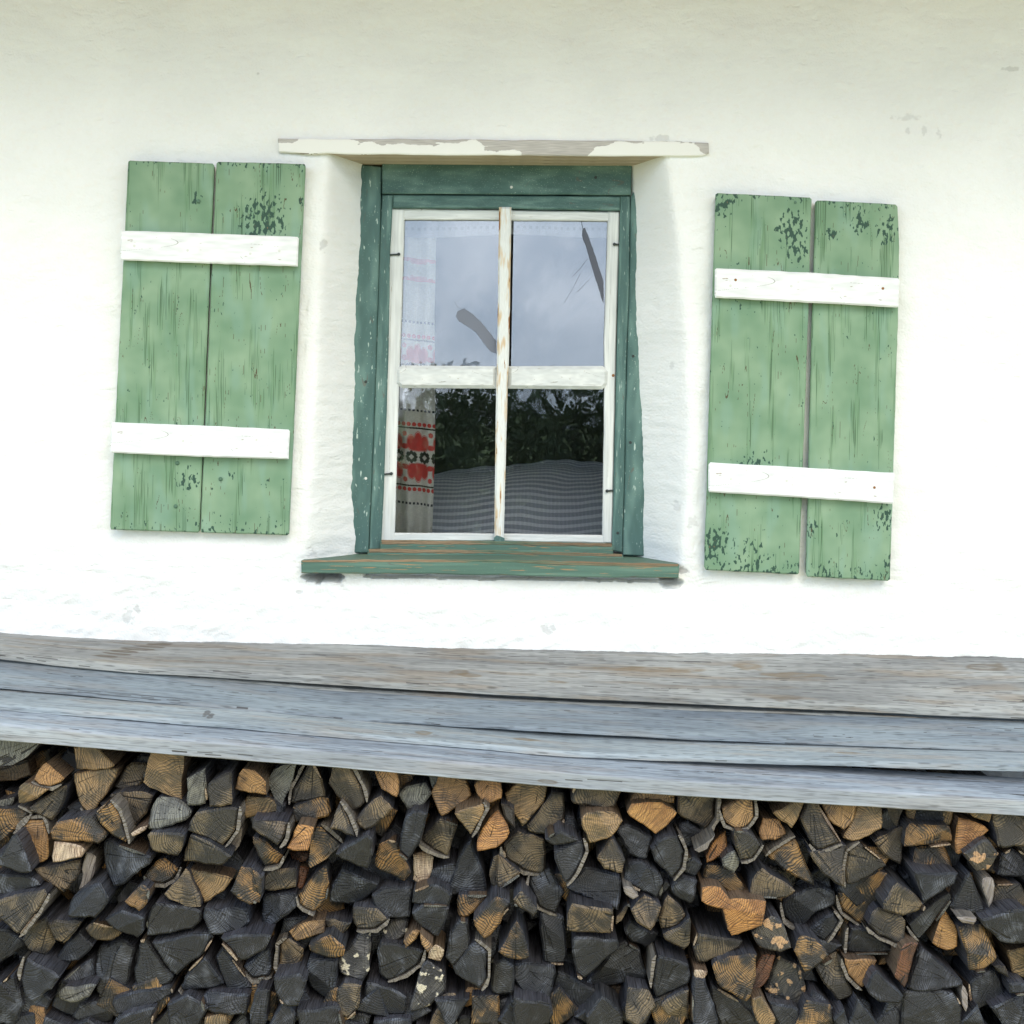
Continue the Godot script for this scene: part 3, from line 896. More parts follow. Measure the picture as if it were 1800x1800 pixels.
# ---------------------------------------------------------------- the window
func window() -> void:
	var o := thing("casement_window", P(880, 955, -0.17), "white four-pane casement window in a worn teal green frame", "window")
	o.set_meta("kind", "thing")
	var at := o.position
	var post := func(list: Array, z0: float, z1: float, m: Material, called: String, seed_: int, wob := 0.0006) -> void:
		put(called, slab(dense(poly(list, z1), 0.05, wob, seed_), z0, z1, 0.003, m), o, at)
	post.call([600, 285, 671, 293, 667, 420, 661, 620, 655, 787, 647, 972, 590, 972], -0.21, -0.150, M.teal, "frame_post", 1)
	post.call([1109.5, 343, 1150, 285, 1165, 978, 1095, 976, 1099, 825, 1102.5, 625, 1107, 509], -0.21, -0.151, M.teal, "frame_post", 2)
	post.call([671.5, 286, 1111, 286, 1109.5, 342.5, 880, 341, 671.5, 340], -0.21, -0.146, M.teal_flat, "frame_header", 3)
	post.call([671, 342, 691, 342, 690, 362, 685.5, 442, 683, 620, 676, 825, 669.5, 966, 648, 966, 655, 787, 661, 620, 667, 420], -0.21, -0.157, M.teal, "frame_stop", 4)
	post.call([1091, 344, 1109, 344, 1107, 509, 1102.5, 625, 1099, 825, 1095, 972, 1075.5, 968, 1080, 800, 1084, 625, 1086.7, 509], -0.21, -0.158, M.teal, "frame_stop", 5)
	post.call([691.5, 342, 1090.5, 345, 1090, 370, 880, 366.5, 690.5, 365.5], -0.21, -0.156, M.teal_flat, "frame_stop", 6)
	# sash
	post.call([684, 366, 712, 367, 704.5, 598, 701, 682, 694, 938, 693, 951, 667, 951, 674, 700, 679, 598], -0.20, -0.168, M.sash, "sash_stile", 7)
	post.call([1069, 371, 1089.5, 372, 1083, 616, 1076, 955, 1058.5, 954, 1059, 940, 1062.5, 685, 1062, 598], -0.20, -0.1685, M.sash, "sash_stile", 8)
	post.call([706, 366, 1074, 372, 1073, 389, 880, 387, 706, 386.5], -0.20, -0.170, M.sash_flat, "sash_rail", 9)
	post.call([688, 936.5, 870, 938, 1064, 941, 1064, 955, 870, 951.5, 688, 951], -0.20, -0.170, M.sash_flat, "sash_rail", 10)
	for side in [[697, 650, 706, 642, 873, 643.5, 872, 683, 705, 682, 696, 674], [894, 643.5, 1060, 643, 1069, 652, 1068, 676, 1059, 684.5, 893, 683]]:
		var p := clockwise(poly(side, -0.160))
		put("glazing_bar", slab(p, -0.20, -0.160, 0.009, M.sash_flat), o, at)
	var bar := poly([877, 363, 899, 363.5, 895.5, 615, 892.5, 675, 885.5, 951, 869, 950.5, 872, 675, 874, 615], -0.148)
	put("mullion", slab(dense(bar, 0.04, 0.0006, 14), -0.181, -0.148, 0.005, rusty_white()), o, at)
	put("mullion_foot", slab(poly([868, 945, 873, 941, 880, 943, 887, 946, 887, 953, 868, 953], -0.144), -0.17, -0.144, 0.002, M.teal_flat), o, at)
	# panes, each a solid sheet with its own lean
	var panes := [[708, 383, 879, 384, 875, 646, 700, 645], [903, 384, 1073, 386, 1066, 647, 898, 646], [697, 679, 875, 680, 871, 941, 691, 940], [890, 681, 1066, 682, 1062, 943, 886, 942]]
	for k in 4:
		var p := poly(panes[k], -0.183)
		put("pane", slab(p, -0.0018, 0.0018, 0.0004, M.glass), o, at)
		var g: MeshInstance3D = o.get_child(o.get_child_count() - 1)
		g.position = Vector3(0, 0, -0.183) - at
	# iron pins that hold the sash
	for q in [[685, 448, 701, 447], [1088, 430, 1080, 429.5], [673, 834, 688, 832.5], [1078, 862, 1067, 863]]:
		var a := P(q[0], q[1], -0.164)
		var b := P(q[2], q[3], -0.164)
		put("iron_pin", tube(PackedVector3Array([a, b, b + Vector3(signf(b.x - a.x) * 0.003, 0, 0)]), 0.0024, M.iron), o, at)
		put("pin_head", disc(b + Vector3(0, 0, 0.001), 0.0045, 0.003, M.iron), o, at)
	for q in [[899, 329, -0.146, 1], [1047, 312, -0.146, 0], [643, 671, -0.150, 0], [643, 841, -0.150, 1], [1113, 626, -0.151, 0], [1108, 778, -0.151, 0], [1086, 937, -0.158, 0], [1078, 660, -0.168, 2]]:
		var m: Material = [M.iron, M.nail_white, M.nail_rust][int(q[3])]
		put("nail", disc(P(q[0], q[1], q[2]), 0.004, 0.0012, m), o, at)
	# grey strips of no known kind, set on the upper panes
	var grey := plain("dried leaf", Color(0.33, 0.345, 0.39), 0.8)
	var s1 := thing("grey_strip", P(1030, 402, -0.178), "narrow dark grey strip lying slanted on the upper pane far from the curtain", "pane_strip")
	put("strip_body", slab(dense(poly([1024, 402, 1028, 400, 1034, 413, 1046, 448, 1061, 494, 1061, 533, 1057, 522, 1040, 468, 1030, 432, 1023, 414], -0.179), 0.01, 0.0006, 20), -0.1805, -0.1785, 0.0006, grey), s1, s1.position)
	put("hairline", tube(PackedVector3Array([P(1022, 389, -0.180), P(1024.5, 402, -0.180)]), 0.0007, M.iron), s1, s1.position)
	for tw in [[1032, 456, 1018, 474, 1006, 486], [1020, 480, 1008, 505, 992, 532], [1035, 492, 1022, 506, 1016, 512]]:
		put("side_line", tube(PackedVector3Array([P(tw[0], tw[1], -0.180), P(tw[2], tw[3], -0.180), P(tw[4], tw[5], -0.180)]), 0.0006, grey), s1, s1.position)
	var pale := plain("pale dried leaf", Color(0.44, 0.46, 0.51), 0.8)
	var s2 := thing("grey_strip", P(815, 545, -0.178), "broad smoky grey strip lying on the upper pane beside the curtain", "pane_strip")
	put("strip_body", slab(dense(poly([801, 556, 804, 547, 816, 542, 830, 551, 846, 566, 862, 586, 872, 598, 873, 622, 862, 618, 850, 603, 836, 584, 818, 571, 806, 564], -0.179), 0.01, 0.0005, 21), -0.1805, -0.1788, 0.0006, pale), s2, s2.position)
	put("hairline", tube(PackedVector3Array([P(799, 531, -0.180), P(805, 540, -0.180), P(815, 544, -0.180)]), 0.0007, pale), s2, s2.position)

func rusty_white() -> StandardMaterial3D:
	var w := 64
	var h := 1024
	var n := nz(w, h, 0.05, 71, 4, 1, 5)
	var e := nz(w, h, 0.014, 72, 3, 1, 2)
	var f := nz(w, h, 0.2, 73, 3, 1, 6)
	var d := PackedByteArray()
	d.resize(w * h * 3)
	for y in h:
		var v := float(y) / h
		for x in w:
			var i := y * w + x
			var u := float(x) / w
			var c := Color(0.88, 0.89, 0.88).darkened(0.08 * f[i] / 255.0)
			var near_edge := smoothstep(0.30, 0.0, minf(u, 1.0 - u))
			var mid := smoothstep(0.14, 0.0, absf(u - 0.5)) * smoothstep(0.75, 0.85, v)
			var k := smoothstep(0.45, 0.75, n[i] / 255.0 * 0.55 + e[i] / 255.0 * 0.45 + near_edge * 0.26 + mid * 0.22 - 0.12)
			c = c.lerp(Color(0.76, 0.60, 0.40), k * 0.6)
			if n[i] + 52.0 * maxf(near_edge, mid) > 236:
				c = Color(0.55, 0.36, 0.17)
			d[i * 3] = int(c.r * 255)
			d[i * 3 + 1] = int(c.g * 255)
			d[i * 3 + 2] = int(c.b * 255)
	return mat("white paint with rust", rgb_tex(w, h, d), grey_tex(w, h, f), 0.04, 0.6)

# ---------------------------------------------------------------- curtain, valance and bedding
func cloth(called: String, o: Node3D, nu: int, nv: int, f: Callable, m: Material) -> void:
	# a sheet with thickness from f(u, v) -> Vector3
	var st := SurfaceTool.new()
	st.begin(Mesh.PRIMITIVE_TRIANGLES)
	var g := []
	for j in nv + 1:
		for i in nu + 1:
			g.append(f.call(float(i) / nu, float(j) / nv) - o.position)
	for j in nv:
		for i in nu:
			var a: Vector3 = g[j * (nu + 1) + i]
			var b: Vector3 = g[j * (nu + 1) + i + 1]
			var c: Vector3 = g[(j + 1) * (nu + 1) + i + 1]
			var e: Vector3 = g[(j + 1) * (nu + 1) + i]
			var n := (c - a).cross(b - a).normalized()
			if n.z < 0.0 and absf(n.z) > 0.05: n = -n
			var t := n * 0.0012
			var u0 := float(i) / nu
			var u1 := float(i + 1) / nu
			var v0 := float(j) / nv
			var v1 := float(j + 1) / nv
			quad(st, a, b, c, e, n, Vector2(u0, v0), Vector2(u1, v0), Vector2(u1, v1), Vector2(u0, v1))
			quad(st, e - t, c - t, b - t, a - t, -n, Vector2(u0, v1), Vector2(u1, v1), Vector2(u1, v0), Vector2(u0, v0))
	st.set_material(m)
	put(called, st.commit(), o)

func behind_the_glass() -> void:
	var cur := thing("curtain", P(735, 940, -0.24), "linen curtain with red and black embroidered bands behind the panes", "curtain")
	cloth("fabric", cur, 24, 40, func(u: float, v: float) -> Vector3:
		var p := P(lerpf(672, 768 - 8.0 * v, u), lerpf(372, 960, v), -0.235)
		p.z += 0.011 * sin(u * 15.0 + 0.6 + 0.5 * sin(v * 5.0)) - 0.010 * u * u
		p.x += 0.003 * sin(v * 7.0 + u * 3.0)
		return p, embroidery())
	var vd := PackedByteArray()
	var wv := nz(512, 64, 0.3, 81, 2)
	vd.resize(512 * 64)
	for y in 64:
		for x in 512:
			var dash := y > 40 and y < 48 and (x % 14) < 6
			vd[y * 512 + x] = 140 if dash else 150 + wv[y * 512 + x] / 12
	var vm := mat("valance linen", grey_tex(512, 64, vd), null, 0, 0.9)
	vm.backlight_enabled = true
	vm.backlight = Color(0.35, 0.35, 0.35)
	var val := thing("curtain_valance", P(880, 400, -0.225), "short white valance along the top of the upper panes", "valance")
	cloth("fabric", val, 40, 4, func(u: float, v: float) -> Vector3:
		var p := P(lerpf(690, 1090, u), lerpf(368, 415 + 3.0 * sin(u * 9.0), v), -0.226)
		p.z += 0.004 * sin(u * 40.0)
		return p, vm)
	# checked bedding heaped inside the sill
	var w := 512
	var gd := PackedByteArray()
	gd.resize(w * w * 3)
	var gn := nz(w, w, 0.3, 91, 2)
	for y in w:
		for x in w:
			var k := (0.5 if (y % 32) < 14 else 0.0) + (0.5 if (x % 32) < 13 else 0.0)
			var c := Color(0.66, 0.675, 0.70).lerp(Color(0.95, 0.955, 0.96), 0.75 * (0.5 if (y % 32) < 14 else 0.0) * 1.5 + 0.25 * k)
			c = c.darkened(0.15 * gn[y * w + x] / 255.0)
			var i := (y * w + x) * 3
			gd[i] = int(c.r * 255)
			gd[i + 1] = int(c.g * 255)
			gd[i + 2] = int(c.b * 255)
	var qm := mat("checked cotton", rgb_tex(w, w, gd), null, 0, 0.9)
	qm.uv1_scale = Vector3(4.6, 3.2, 1)
	var bed := thing("checked_bedding", Vector3(0, 0.35, -0.7), "mound of blue grey checked bedding behind the lower panes", "bedding")
	cloth("fabric", bed, 60, 40, func(u: float, v: float) -> Vector3:
		# v: from the floor at the back, over the crest, down to the floor below the window
		var px := lerpf(640, 1130, u)
		var crest := along([600, 860, 765, 842, 830, 831, 900, 823, 1060, 820, 1160, 824], px)
		var top := P(px, crest, -0.72)
		var foot := P(px, 958, -0.29)
		var x := lerpf(foot.x, top.x, 0.5)
		var pts := [Vector3(x, 0.36, -1.0), Vector3(x, top.y - 0.12, -0.98), Vector3(x, top.y, -0.72), Vector3(x, lerpf(top.y, foot.y, 0.42) + 0.035, -0.5), Vector3(x, foot.y, -0.31), Vector3(x, foot.y - 0.1, -0.29), Vector3(x, 0.36, -0.29)]
		var s := v * 5.999
		var i := int(s)
		var f := s - i
		var a: Vector3 = pts[maxi(0, i - 1)]
		var b: Vector3 = pts[i]
		var c: Vector3 = pts[i + 1]
		var e: Vector3 = pts[mini(6, i + 2)]
		var q := b.cubic_interpolate(c, a, e, f) if i > 0 and i < 5 else b.lerp(c, f)
		q.y += 0.006 * sin(u * 17.0 + v * 9.0)
		return q, qm)

func embroidery() -> StandardMaterial3D:
	# the cloth covers photo pixels x 672 to 768, y 372 to 960
	var w := 192
	var h := 1176
	var wv := nz(w, h, 0.35, 95, 2, 6, 1)
	var wx := nz(w, h, 0.35, 96, 2, 1, 6)
	var d := PackedByteArray()
	d.resize(w * h * 3)
	for y in h:
		for x in w:
			var i := y * w + x
			var px := x * 0.5
			var c := Color(0.88, 0.87, 0.81).darkened(0.13 * wv[i] / 255.0 + 0.10 * wx[i] / 255.0)
			if wv[i] > 205:
				c = c.lightened(0.25)
			var py := y * 0.5 + 372.0 - px * 0.10
			for band in [[797.0, 0], [642.0, 0], [468.0, 1]]:
				var dy: float = absf(py - band[0])
				if dy > (20.0 if band[1] else 92.0) or (band[0] == 642.0 and py > 668.0): continue
				var red := Color(0.76, 0.22, 0.21)
				if band[1]: red = Color(0.80, 0.50, 0.48)
				var blk := Color(0.16, 0.13, 0.12)
				var fx := fposmod(px, 9.0) - 4.5
				if Vector2(fx, dy - 57.0).length() < 3.6: c = red
				if absf(dy - 50.5) < 1.3: c = blk
				var tx := fposmod(px + 4.0, 46.0) - 23.0
				var ty := dy - 27.0
				for lobe in [[0.0, 1.0, 7.5, 17.0], [-11.5, -2.0, 8.0, 14.5], [11.5, -2.0, 8.0, 14.5], [0.0, -9.0, 17.0, 8.0], [23.0, 13.0, 4.5, 4.5], [-23.0, 13.0, 4.5, 4.5], [21.5, -9.0, 5.0, 5.0], [-21.5, -9.0, 5.0, 5.0]]:
					var ex: float = (tx - lobe[0]) / lobe[2]
					var ey: float = (ty - lobe[1]) / lobe[3]
					var rr := ex * ex + ey * ey
					if rr < 1.0 and absf(rr - 0.80) > 0.06: c = red
				if dy < 12.0 and not band[1]:
					var bx := fposmod(px + 4.0, 23.0) - 11.5
					var r1 := absf(bx) / 11.0 + dy / 12.0
					var r2 := absf(absf(bx) - 5.5) / 4.5 + absf(dy - 5.0) / 5.5
					if (r1 < 1.0 and r1 > 0.42) or r2 < 0.85: c = blk
				if absf(dy - 82.0) < 2.0 and fposmod(px, 7.0) < 4.0: c = Color(0.22, 0.20, 0.24)
			d[i * 3] = int(c.r * 255)
			d[i * 3 + 1] = int(c.g * 255)
			d[i * 3 + 2] = int(c.b * 255)
	return mat("embroidered linen", rgb_tex(w, h, d), null, 0, 0.95)

# ---------------------------------------------------------------- shutters
func board(o: Node3D, list: Array, z0: float, z1: float, m: Material, called: String, seed_: int, wob: float, bevel: float, lab := "") -> void:
	var b := put(called, slab(dense(poly(list, z1), 0.022, wob, seed_), z0, z1, bevel, m), o, o.position)
	if lab: b.set_meta("label", lab)

func shutters() -> void:
	var a := thing("window_shutter", P(365, 935, 0.03), "pale green plank shutter with white battens that stick out past its outer edge", "shutter", "pair of open window shutters")
	board(a, [228, 282, 374, 287, 376, 291, 350, 934, 347, 936, 194, 931, 193, 925, 225, 284], 0.008, 0.034, green_paint(1001, 256, 1024, 0.55, 0.8, [[0.82, 0.10, 0.08, 0.30], [0.08, 0.13, 0.10, 0.24], [0.22, 0.40, 0.05, 0.22], [0.80, 0.86, 0.16, 0.26]]), "plank", 31, 0.0005, 0.003)
	board(a, [383, 284, 535, 288, 537, 292, 508, 938, 504, 941, 353, 936, 352, 930, 380, 287], 0.008, 0.033, green_paint(1101, 256, 1024, 0.7, 1.6, [[0.58, 0.155, 0.30, 0.34], [0.95, 0.10, 0.07, 0.30], [0.30, 0.84, 0.05, 0.30], [0.95, 0.90, 0.08, 0.3]]), "plank", 32, 0.0005, 0.003)
	board(a, [212, 405, 365, 410, 523, 416, 525, 419, 523, 468, 520, 468, 365, 463, 212, 457, 211, 452], 0.034, 0.058, M.white_wood, "batten", 33, 0.0006, 0.0035)
	board(a, [196, 742, 350, 748, 507, 755, 509, 758, 507, 807, 350, 803, 195, 796, 193, 790], 0.034, 0.058, M.white_wood, "batten", 34, 0.0006, 0.0035)
	var b := thing("window_shutter", P(1410, 1015, 0.03), "green plank shutter with heavily flaked paint and a wide gap between its planks", "shutter", "pair of open window shutters")
	board(b, [1262, 339, 1424, 347, 1427, 350, 1421, 560, 1405, 1008, 1402, 1010, 1241, 1002, 1238, 996, 1251, 560, 1258, 342], 0.008, 0.034, green_paint(1201, 256, 1024, 1.0, 1.0, [[0.80, 0.09, 0.20, 0.34], [0.86, 0.15, 0.16, 0.30], [0.45, 0.73, 0.25, 0.27], [0.09, 0.92, 0.20, 0.34], [0.12, 0.03, 0.16, 0.30], [0.45, 0.975, 0.30, 0.24]]), "plank", 35, 0.0006, 0.003)
	board(b, [1437, 352, 1575, 359, 1578, 363, 1581, 420, 1579, 560, 1565, 1018, 1561, 1021, 1420, 1014, 1417, 1009, 1428, 560, 1434, 355], 0.008, 0.033, green_paint(1301, 256, 1024, 0.9, 0.8, [[0.22, 0.085, 0.09, 0.36], [0.55, 0.055, 0.14, 0.36], [0.85, 0.075, 0.16, 0.32], [0.06, 0.86, 0.12, 0.34], [0.9, 0.83, 0.2, 0.3], [0.95, 0.95, 0.10, 0.36], [0.4, 0.36, 0.05, 0.25]]), "plank", 36, 0.0006, 0.003)
	board(b, [1260, 471, 1420, 479, 1580, 489, 1582, 493, 1580, 539, 1576, 540, 1420, 532, 1258, 523, 1256, 518, 1257, 474], 0.034, 0.058, M.white_wood, "batten", 37, 0.0007, 0.004)
	board(b, [1249, 813, 1410, 822, 1571, 831, 1573, 835, 1571, 884, 1567, 886, 1410, 875, 1247, 865, 1245, 861, 1246, 817], 0.034, 0.058, M.white_wood, "batten", 38, 0.0007, 0.004)
	for q in [[236, 432, 0], [330, 440, 0], [440, 446, 0], [491, 441, 0], [322, 775, 0], [451, 773, 0]]:
		put("nail", disc(P(q[0], q[1], 0.058), 0.0035, 0.0008, M.nail_white), a, a.position)
	for q in [[388, 842, 0], [309, 890, 0], [312, 814, 0], [349, 354, 0]]:
		put("nail", disc(P(q[0], q[1], 0.034), 0.0055, 0.004, [M.nail_green, M.nail_rust][q[2]]), a, a.position)
	for q in [[1293, 492, 1], [1284, 502, 0], [1391, 503, 0], [1463, 507, 0], [1552, 507, 1], [1537, 857, 1], [1383, 845, 0], [1285, 842, 0]]:
		put("nail", disc(P(q[0], q[1], 0.058), 0.0036, 0.0008, [M.nail_white, M.nail_rust][q[2]]), b, b.position)
	put("nail", disc(P(1398, 356, 0.034), 0.004, 0.002, M.nail_green), b, b.position)

# ---------------------------------------------------------------- boards over the firewood
func plank(called: String, label: String, top_line: Array, zf: float, zb: float, slopes: Array, thick: float, m: Material, seed_: int, x0 := -330.0, x1 := 2130.0) -> void:
	# a long board: its front top edge follows the traced line at depth zf; it rises by slope towards its back edge zb
	var n := FastNoiseLite.new()
	n.seed = seed_
	n.frequency = 1.0
	n.fractal_octaves = 3
	var at := P(900, along(top_line, 900), zf)
	var o := thing(called, at, label, "plank", "grey boards covering the firewood")
	var st := SurfaceTool.new()
	st.begin(Mesh.PRIMITIVE_TRIANGLES)
	var secs := []
	var deep := zf - zb
	var nst := 110
	for s in nst + 1:
		var px := lerpf(x0, x1, float(s) / nst)
		var e := P(px, along(top_line, px), zf)
		var slope := along(slopes, px)
		var loop := PackedVector3Array()
		var vs := PackedFloat32Array()
		var run := 0.0
		for k in 13:
			var f := k / 12.0
			var z := lerpf(zb, zf - 0.004, f)
			var y := e.y + slope * (zf - z) + 0.0022 * n.get_noise_2d(e.x * 2.2, z * 40.0) - 0.0006
			loop.append(Vector3(e.x, y, z))
			vs.append(f * deep)
		var fz := zf + 0.0016 * n.get_noise_2d(e.x * 5.0, 90.0)
		run = deep
		for q in [[-0.001, -0.0012], [0.0, -0.004], [0.0006, -thick * 0.35], [-0.0008, -thick * 0.7], [0.0, -thick + 0.002], [-0.003, -thick]]:
			loop.append(Vector3(e.x, e.y + q[1] + 0.0014 * n.get_noise_2d(e.x * 6.0, 30.0) * (1.0 if q[1] < -thick * 0.6 else 0.2), fz + q[0] + 0.0012 * n.get_noise_2d(e.x * 3.0, q[1] * 300.0)))
			vs.append(run - q[1])
		loop.append(Vector3(e.x, e.y + slope * deep - thick, zb))
		vs.append(run + thick + deep)
		secs.append([loop, vs])
	var c: int = secs[0][0].size()
	for s in nst:
		for k in c:
			var j := (k + 1) % c
			var a: Vector3 = secs[s][0][k] - at
			var b: Vector3 = secs[s][0][j] - at
			var d: Vector3 = secs[s + 1][0][j] - at
			var e: Vector3 = secs[s + 1][0][k] - at
			var va: float = secs[s][1][k] / 0.32
			var vb: float = secs[s][1][j] / 0.32 if j else va + 0.05
			var ua := (a.x + at.x + 1.6) / 3.2
			var ub := (e.x + at.x + 1.6) / 3.2
			st.set_smooth_group(0 if k < 12 else (1 if k > 13 and k < 17 else (2 if k >= 17 else 3)))
			for v in [[a, ua, va], [d, ub, vb], [b, ua, vb], [a, ua, va], [e, ub, va], [d, ub, vb]]:
				st.set_uv(Vector2(v[1], v[2]))
				st.add_vertex(v[0])
	for s in [0, nst]:
		for k in range(1, c - 1):
			st.set_smooth_group(-1)
			var tri := [secs[s][0][0], secs[s][0][k], secs[s][0][k + 1]]
			if s: tri.reverse()
			for v in tri:
				st.set_uv(Vector2(v.z, v.y))
				st.add_vertex(v - at)
	st.generate_normals()
	st.set_material(m)
	put("board", st.commit(), o)

func planks() -> void:
	plank("cover_plank", "topmost brownish grey board of the cover, lying against the white wall", [0, 1146, 93, 1157, 233, 1170, 600, 1192, 900, 1210, 1200, 1224, 1800, 1252], 0.20, -0.03, [0, 0.06, 600, 0.25, 1200, 0.36, 1800, 0.50], 0.019, M.board_a, 201)
	plank("cover_plank", "thin brown board edge tucked under the topmost cover board", [0, 1162, 230, 1180, 600, 1210.5, 900, 1229.5, 1200, 1244, 1800, 1269], 0.186, 0.15, [0, 0.2, 1800, 0.2], 0.012, M.board_a, 202)
	plank("cover_plank", "smooth blue grey board below the topmost cover board", [0, 1205, 600, 1261, 1200, 1295, 1800, 1318], 0.29, 0.13, [0, 0.36, 1800, 0.42], 0.008, M.board_b, 203)
	plank("cover_plank", "pale grey knotty board lying on the front cover plank", [0, 1239, 350, 1266, 600, 1288, 1000, 1321, 1200, 1329, 1800, 1347], 0.385, 0.25, [0, 0.10, 1800, 0.10], 0.014, M.board_c, 204)
	plank("cover_plank", "thick lavender grey front plank right over the firewood", [0, 1273, 200, 1290, 600, 1322, 1000, 1357, 1200, 1371, 1800, 1406], 0.46, 0.335, [0, 0.16, 1800, 0.16], 0.037, M.board_d, 205)

# ---------------------------------------------------------------- firewood
func log_mesh(p: PackedVector2Array, z: float, tilt: Vector2, long: float, bevel: float, front: Material, side: Material, tint: Color, side_tint: Color, turn: float) -> ArrayMesh:
	# a split log lying along z: sawn front face, chamfered rim, long sides that taper a little towards the back
	var n := p.size()
	var c := Vector2.ZERO
	for v in p:
		c += v / n
	# the pith lies near the sharpest corner
	var apex := c
	var sharp := 4.0
	for i in n:
		var ang := absf((p[(i + n - 3) % n] - p[i]).angle_to(p[(i + 3) % n] - p[i]))
		if ang < sharp:
			sharp = ang
			apex = p[i]
	apex += (apex - c) * 0.25
	var crease := Vector2.from_angle(turn * 3.0)
	var fold := maxf(0.0, 0.45 * sin(turn * 7.0 + z * 90.0))
	var cut := c + crease * 0.012 * sin(turn * 5.0)
	var zat := func(v: Vector2) -> float: return z + tilt.dot(v - c) - fold * maxf(0.0, crease.dot(v - cut))
	var uv := func(v: Vector2) -> Vector2: return (v - apex).rotated(turn) / 0.26 + Vector2(0.5, 0.5)
	var q := inset(p, bevel)
	var st := SurfaceTool.new()
	st.begin(Mesh.PRIMITIVE_TRIANGLES)
	st.set_color(tint)
	var nf := Vector3(-tilt.x, -tilt.y, 1).normalized()
	# the face breaks along a crease into two facets
	var along_it := crease.orthogonal()
	var far_half := PackedVector2Array([cut - along_it, cut + along_it, cut + along_it + crease, cut - along_it + crease])
	if Geometry2D.triangulate_polygon(q).is_empty():
		q = inset(p, 0.0006)
	var facets := [[q, nf]]
	if fold > 0.03:
		facets = []
		for f in Geometry2D.clip_polygons(q, far_half): facets.append([f, nf])
		var t2 := tilt - crease * fold
		for f in Geometry2D.intersect_polygons(q, far_half): facets.append([f, Vector3(-t2.x, -t2.y, 1).normalized()])
	for facet in facets:
		var fp: PackedVector2Array = facet[0]
		var tri := Geometry2D.triangulate_polygon(fp)
		for i in range(0, tri.size(), 3):
			var a := fp[tri[i]]
			var b := fp[tri[i + 1]]
			var e := fp[tri[i + 2]]
			if (b - a).cross(e - a) > 0.0:
				var sw := b
				b = e
				e = sw
			for v in [a, b, e]:
				st.set_normal(facet[1])
				st.set_uv(uv.call(v))
				st.add_vertex(Vector3(v.x, v.y, zat.call(v)))
	for i in n:
		var j := (i + 1) % n
		var e := (p[j] - p[i]).normalized()
		var nb := (Vector3(-e.y, e.x, 0) + nf).normalized()
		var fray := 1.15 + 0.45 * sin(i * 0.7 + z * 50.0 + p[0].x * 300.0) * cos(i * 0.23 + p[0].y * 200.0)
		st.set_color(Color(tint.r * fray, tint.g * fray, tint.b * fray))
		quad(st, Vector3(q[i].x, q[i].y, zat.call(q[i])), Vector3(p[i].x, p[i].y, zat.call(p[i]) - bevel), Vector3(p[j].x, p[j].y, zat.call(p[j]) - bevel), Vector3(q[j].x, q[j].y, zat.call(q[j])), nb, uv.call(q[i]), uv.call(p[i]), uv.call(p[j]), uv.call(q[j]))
	st.set_material(front)
	var mesh := st.commit()
	st = SurfaceTool.new()
	st.begin(Mesh.PRIMITIVE_TRIANGLES)
	st.set_color(side_tint)
	var run := 0.0
	var shift := Vector2(sin(z * 913.0), cos(z * 517.0)) * 0.006
	for i in n:
		var j := (i + 1) % n
		var e := p[j] - p[i]
		var l := e.length()
		var b0 := c + (p[i] - c) * 0.90 + shift
		var b1 := c + (p[j] - c) * 0.90 + shift
		var zi: float = zat.call(p[i]) - bevel
		var zj: float = zat.call(p[j]) - bevel
		quad(st, Vector3(p[i].x, p[i].y, zi), Vector3(b0.x, b0.y, z - long), Vector3(b1.x, b1.y, z - long), Vector3(p[j].x, p[j].y, zj), Vector3(-e.y, e.x, 0).normalized(), Vector2(run / 0.25, 0), Vector2(run / 0.25, long / 0.4), Vector2((run + l) / 0.25, long / 0.4), Vector2((run + l) / 0.25, 0))
		run += l
	st.set_material(side)
	return st.commit(mesh)

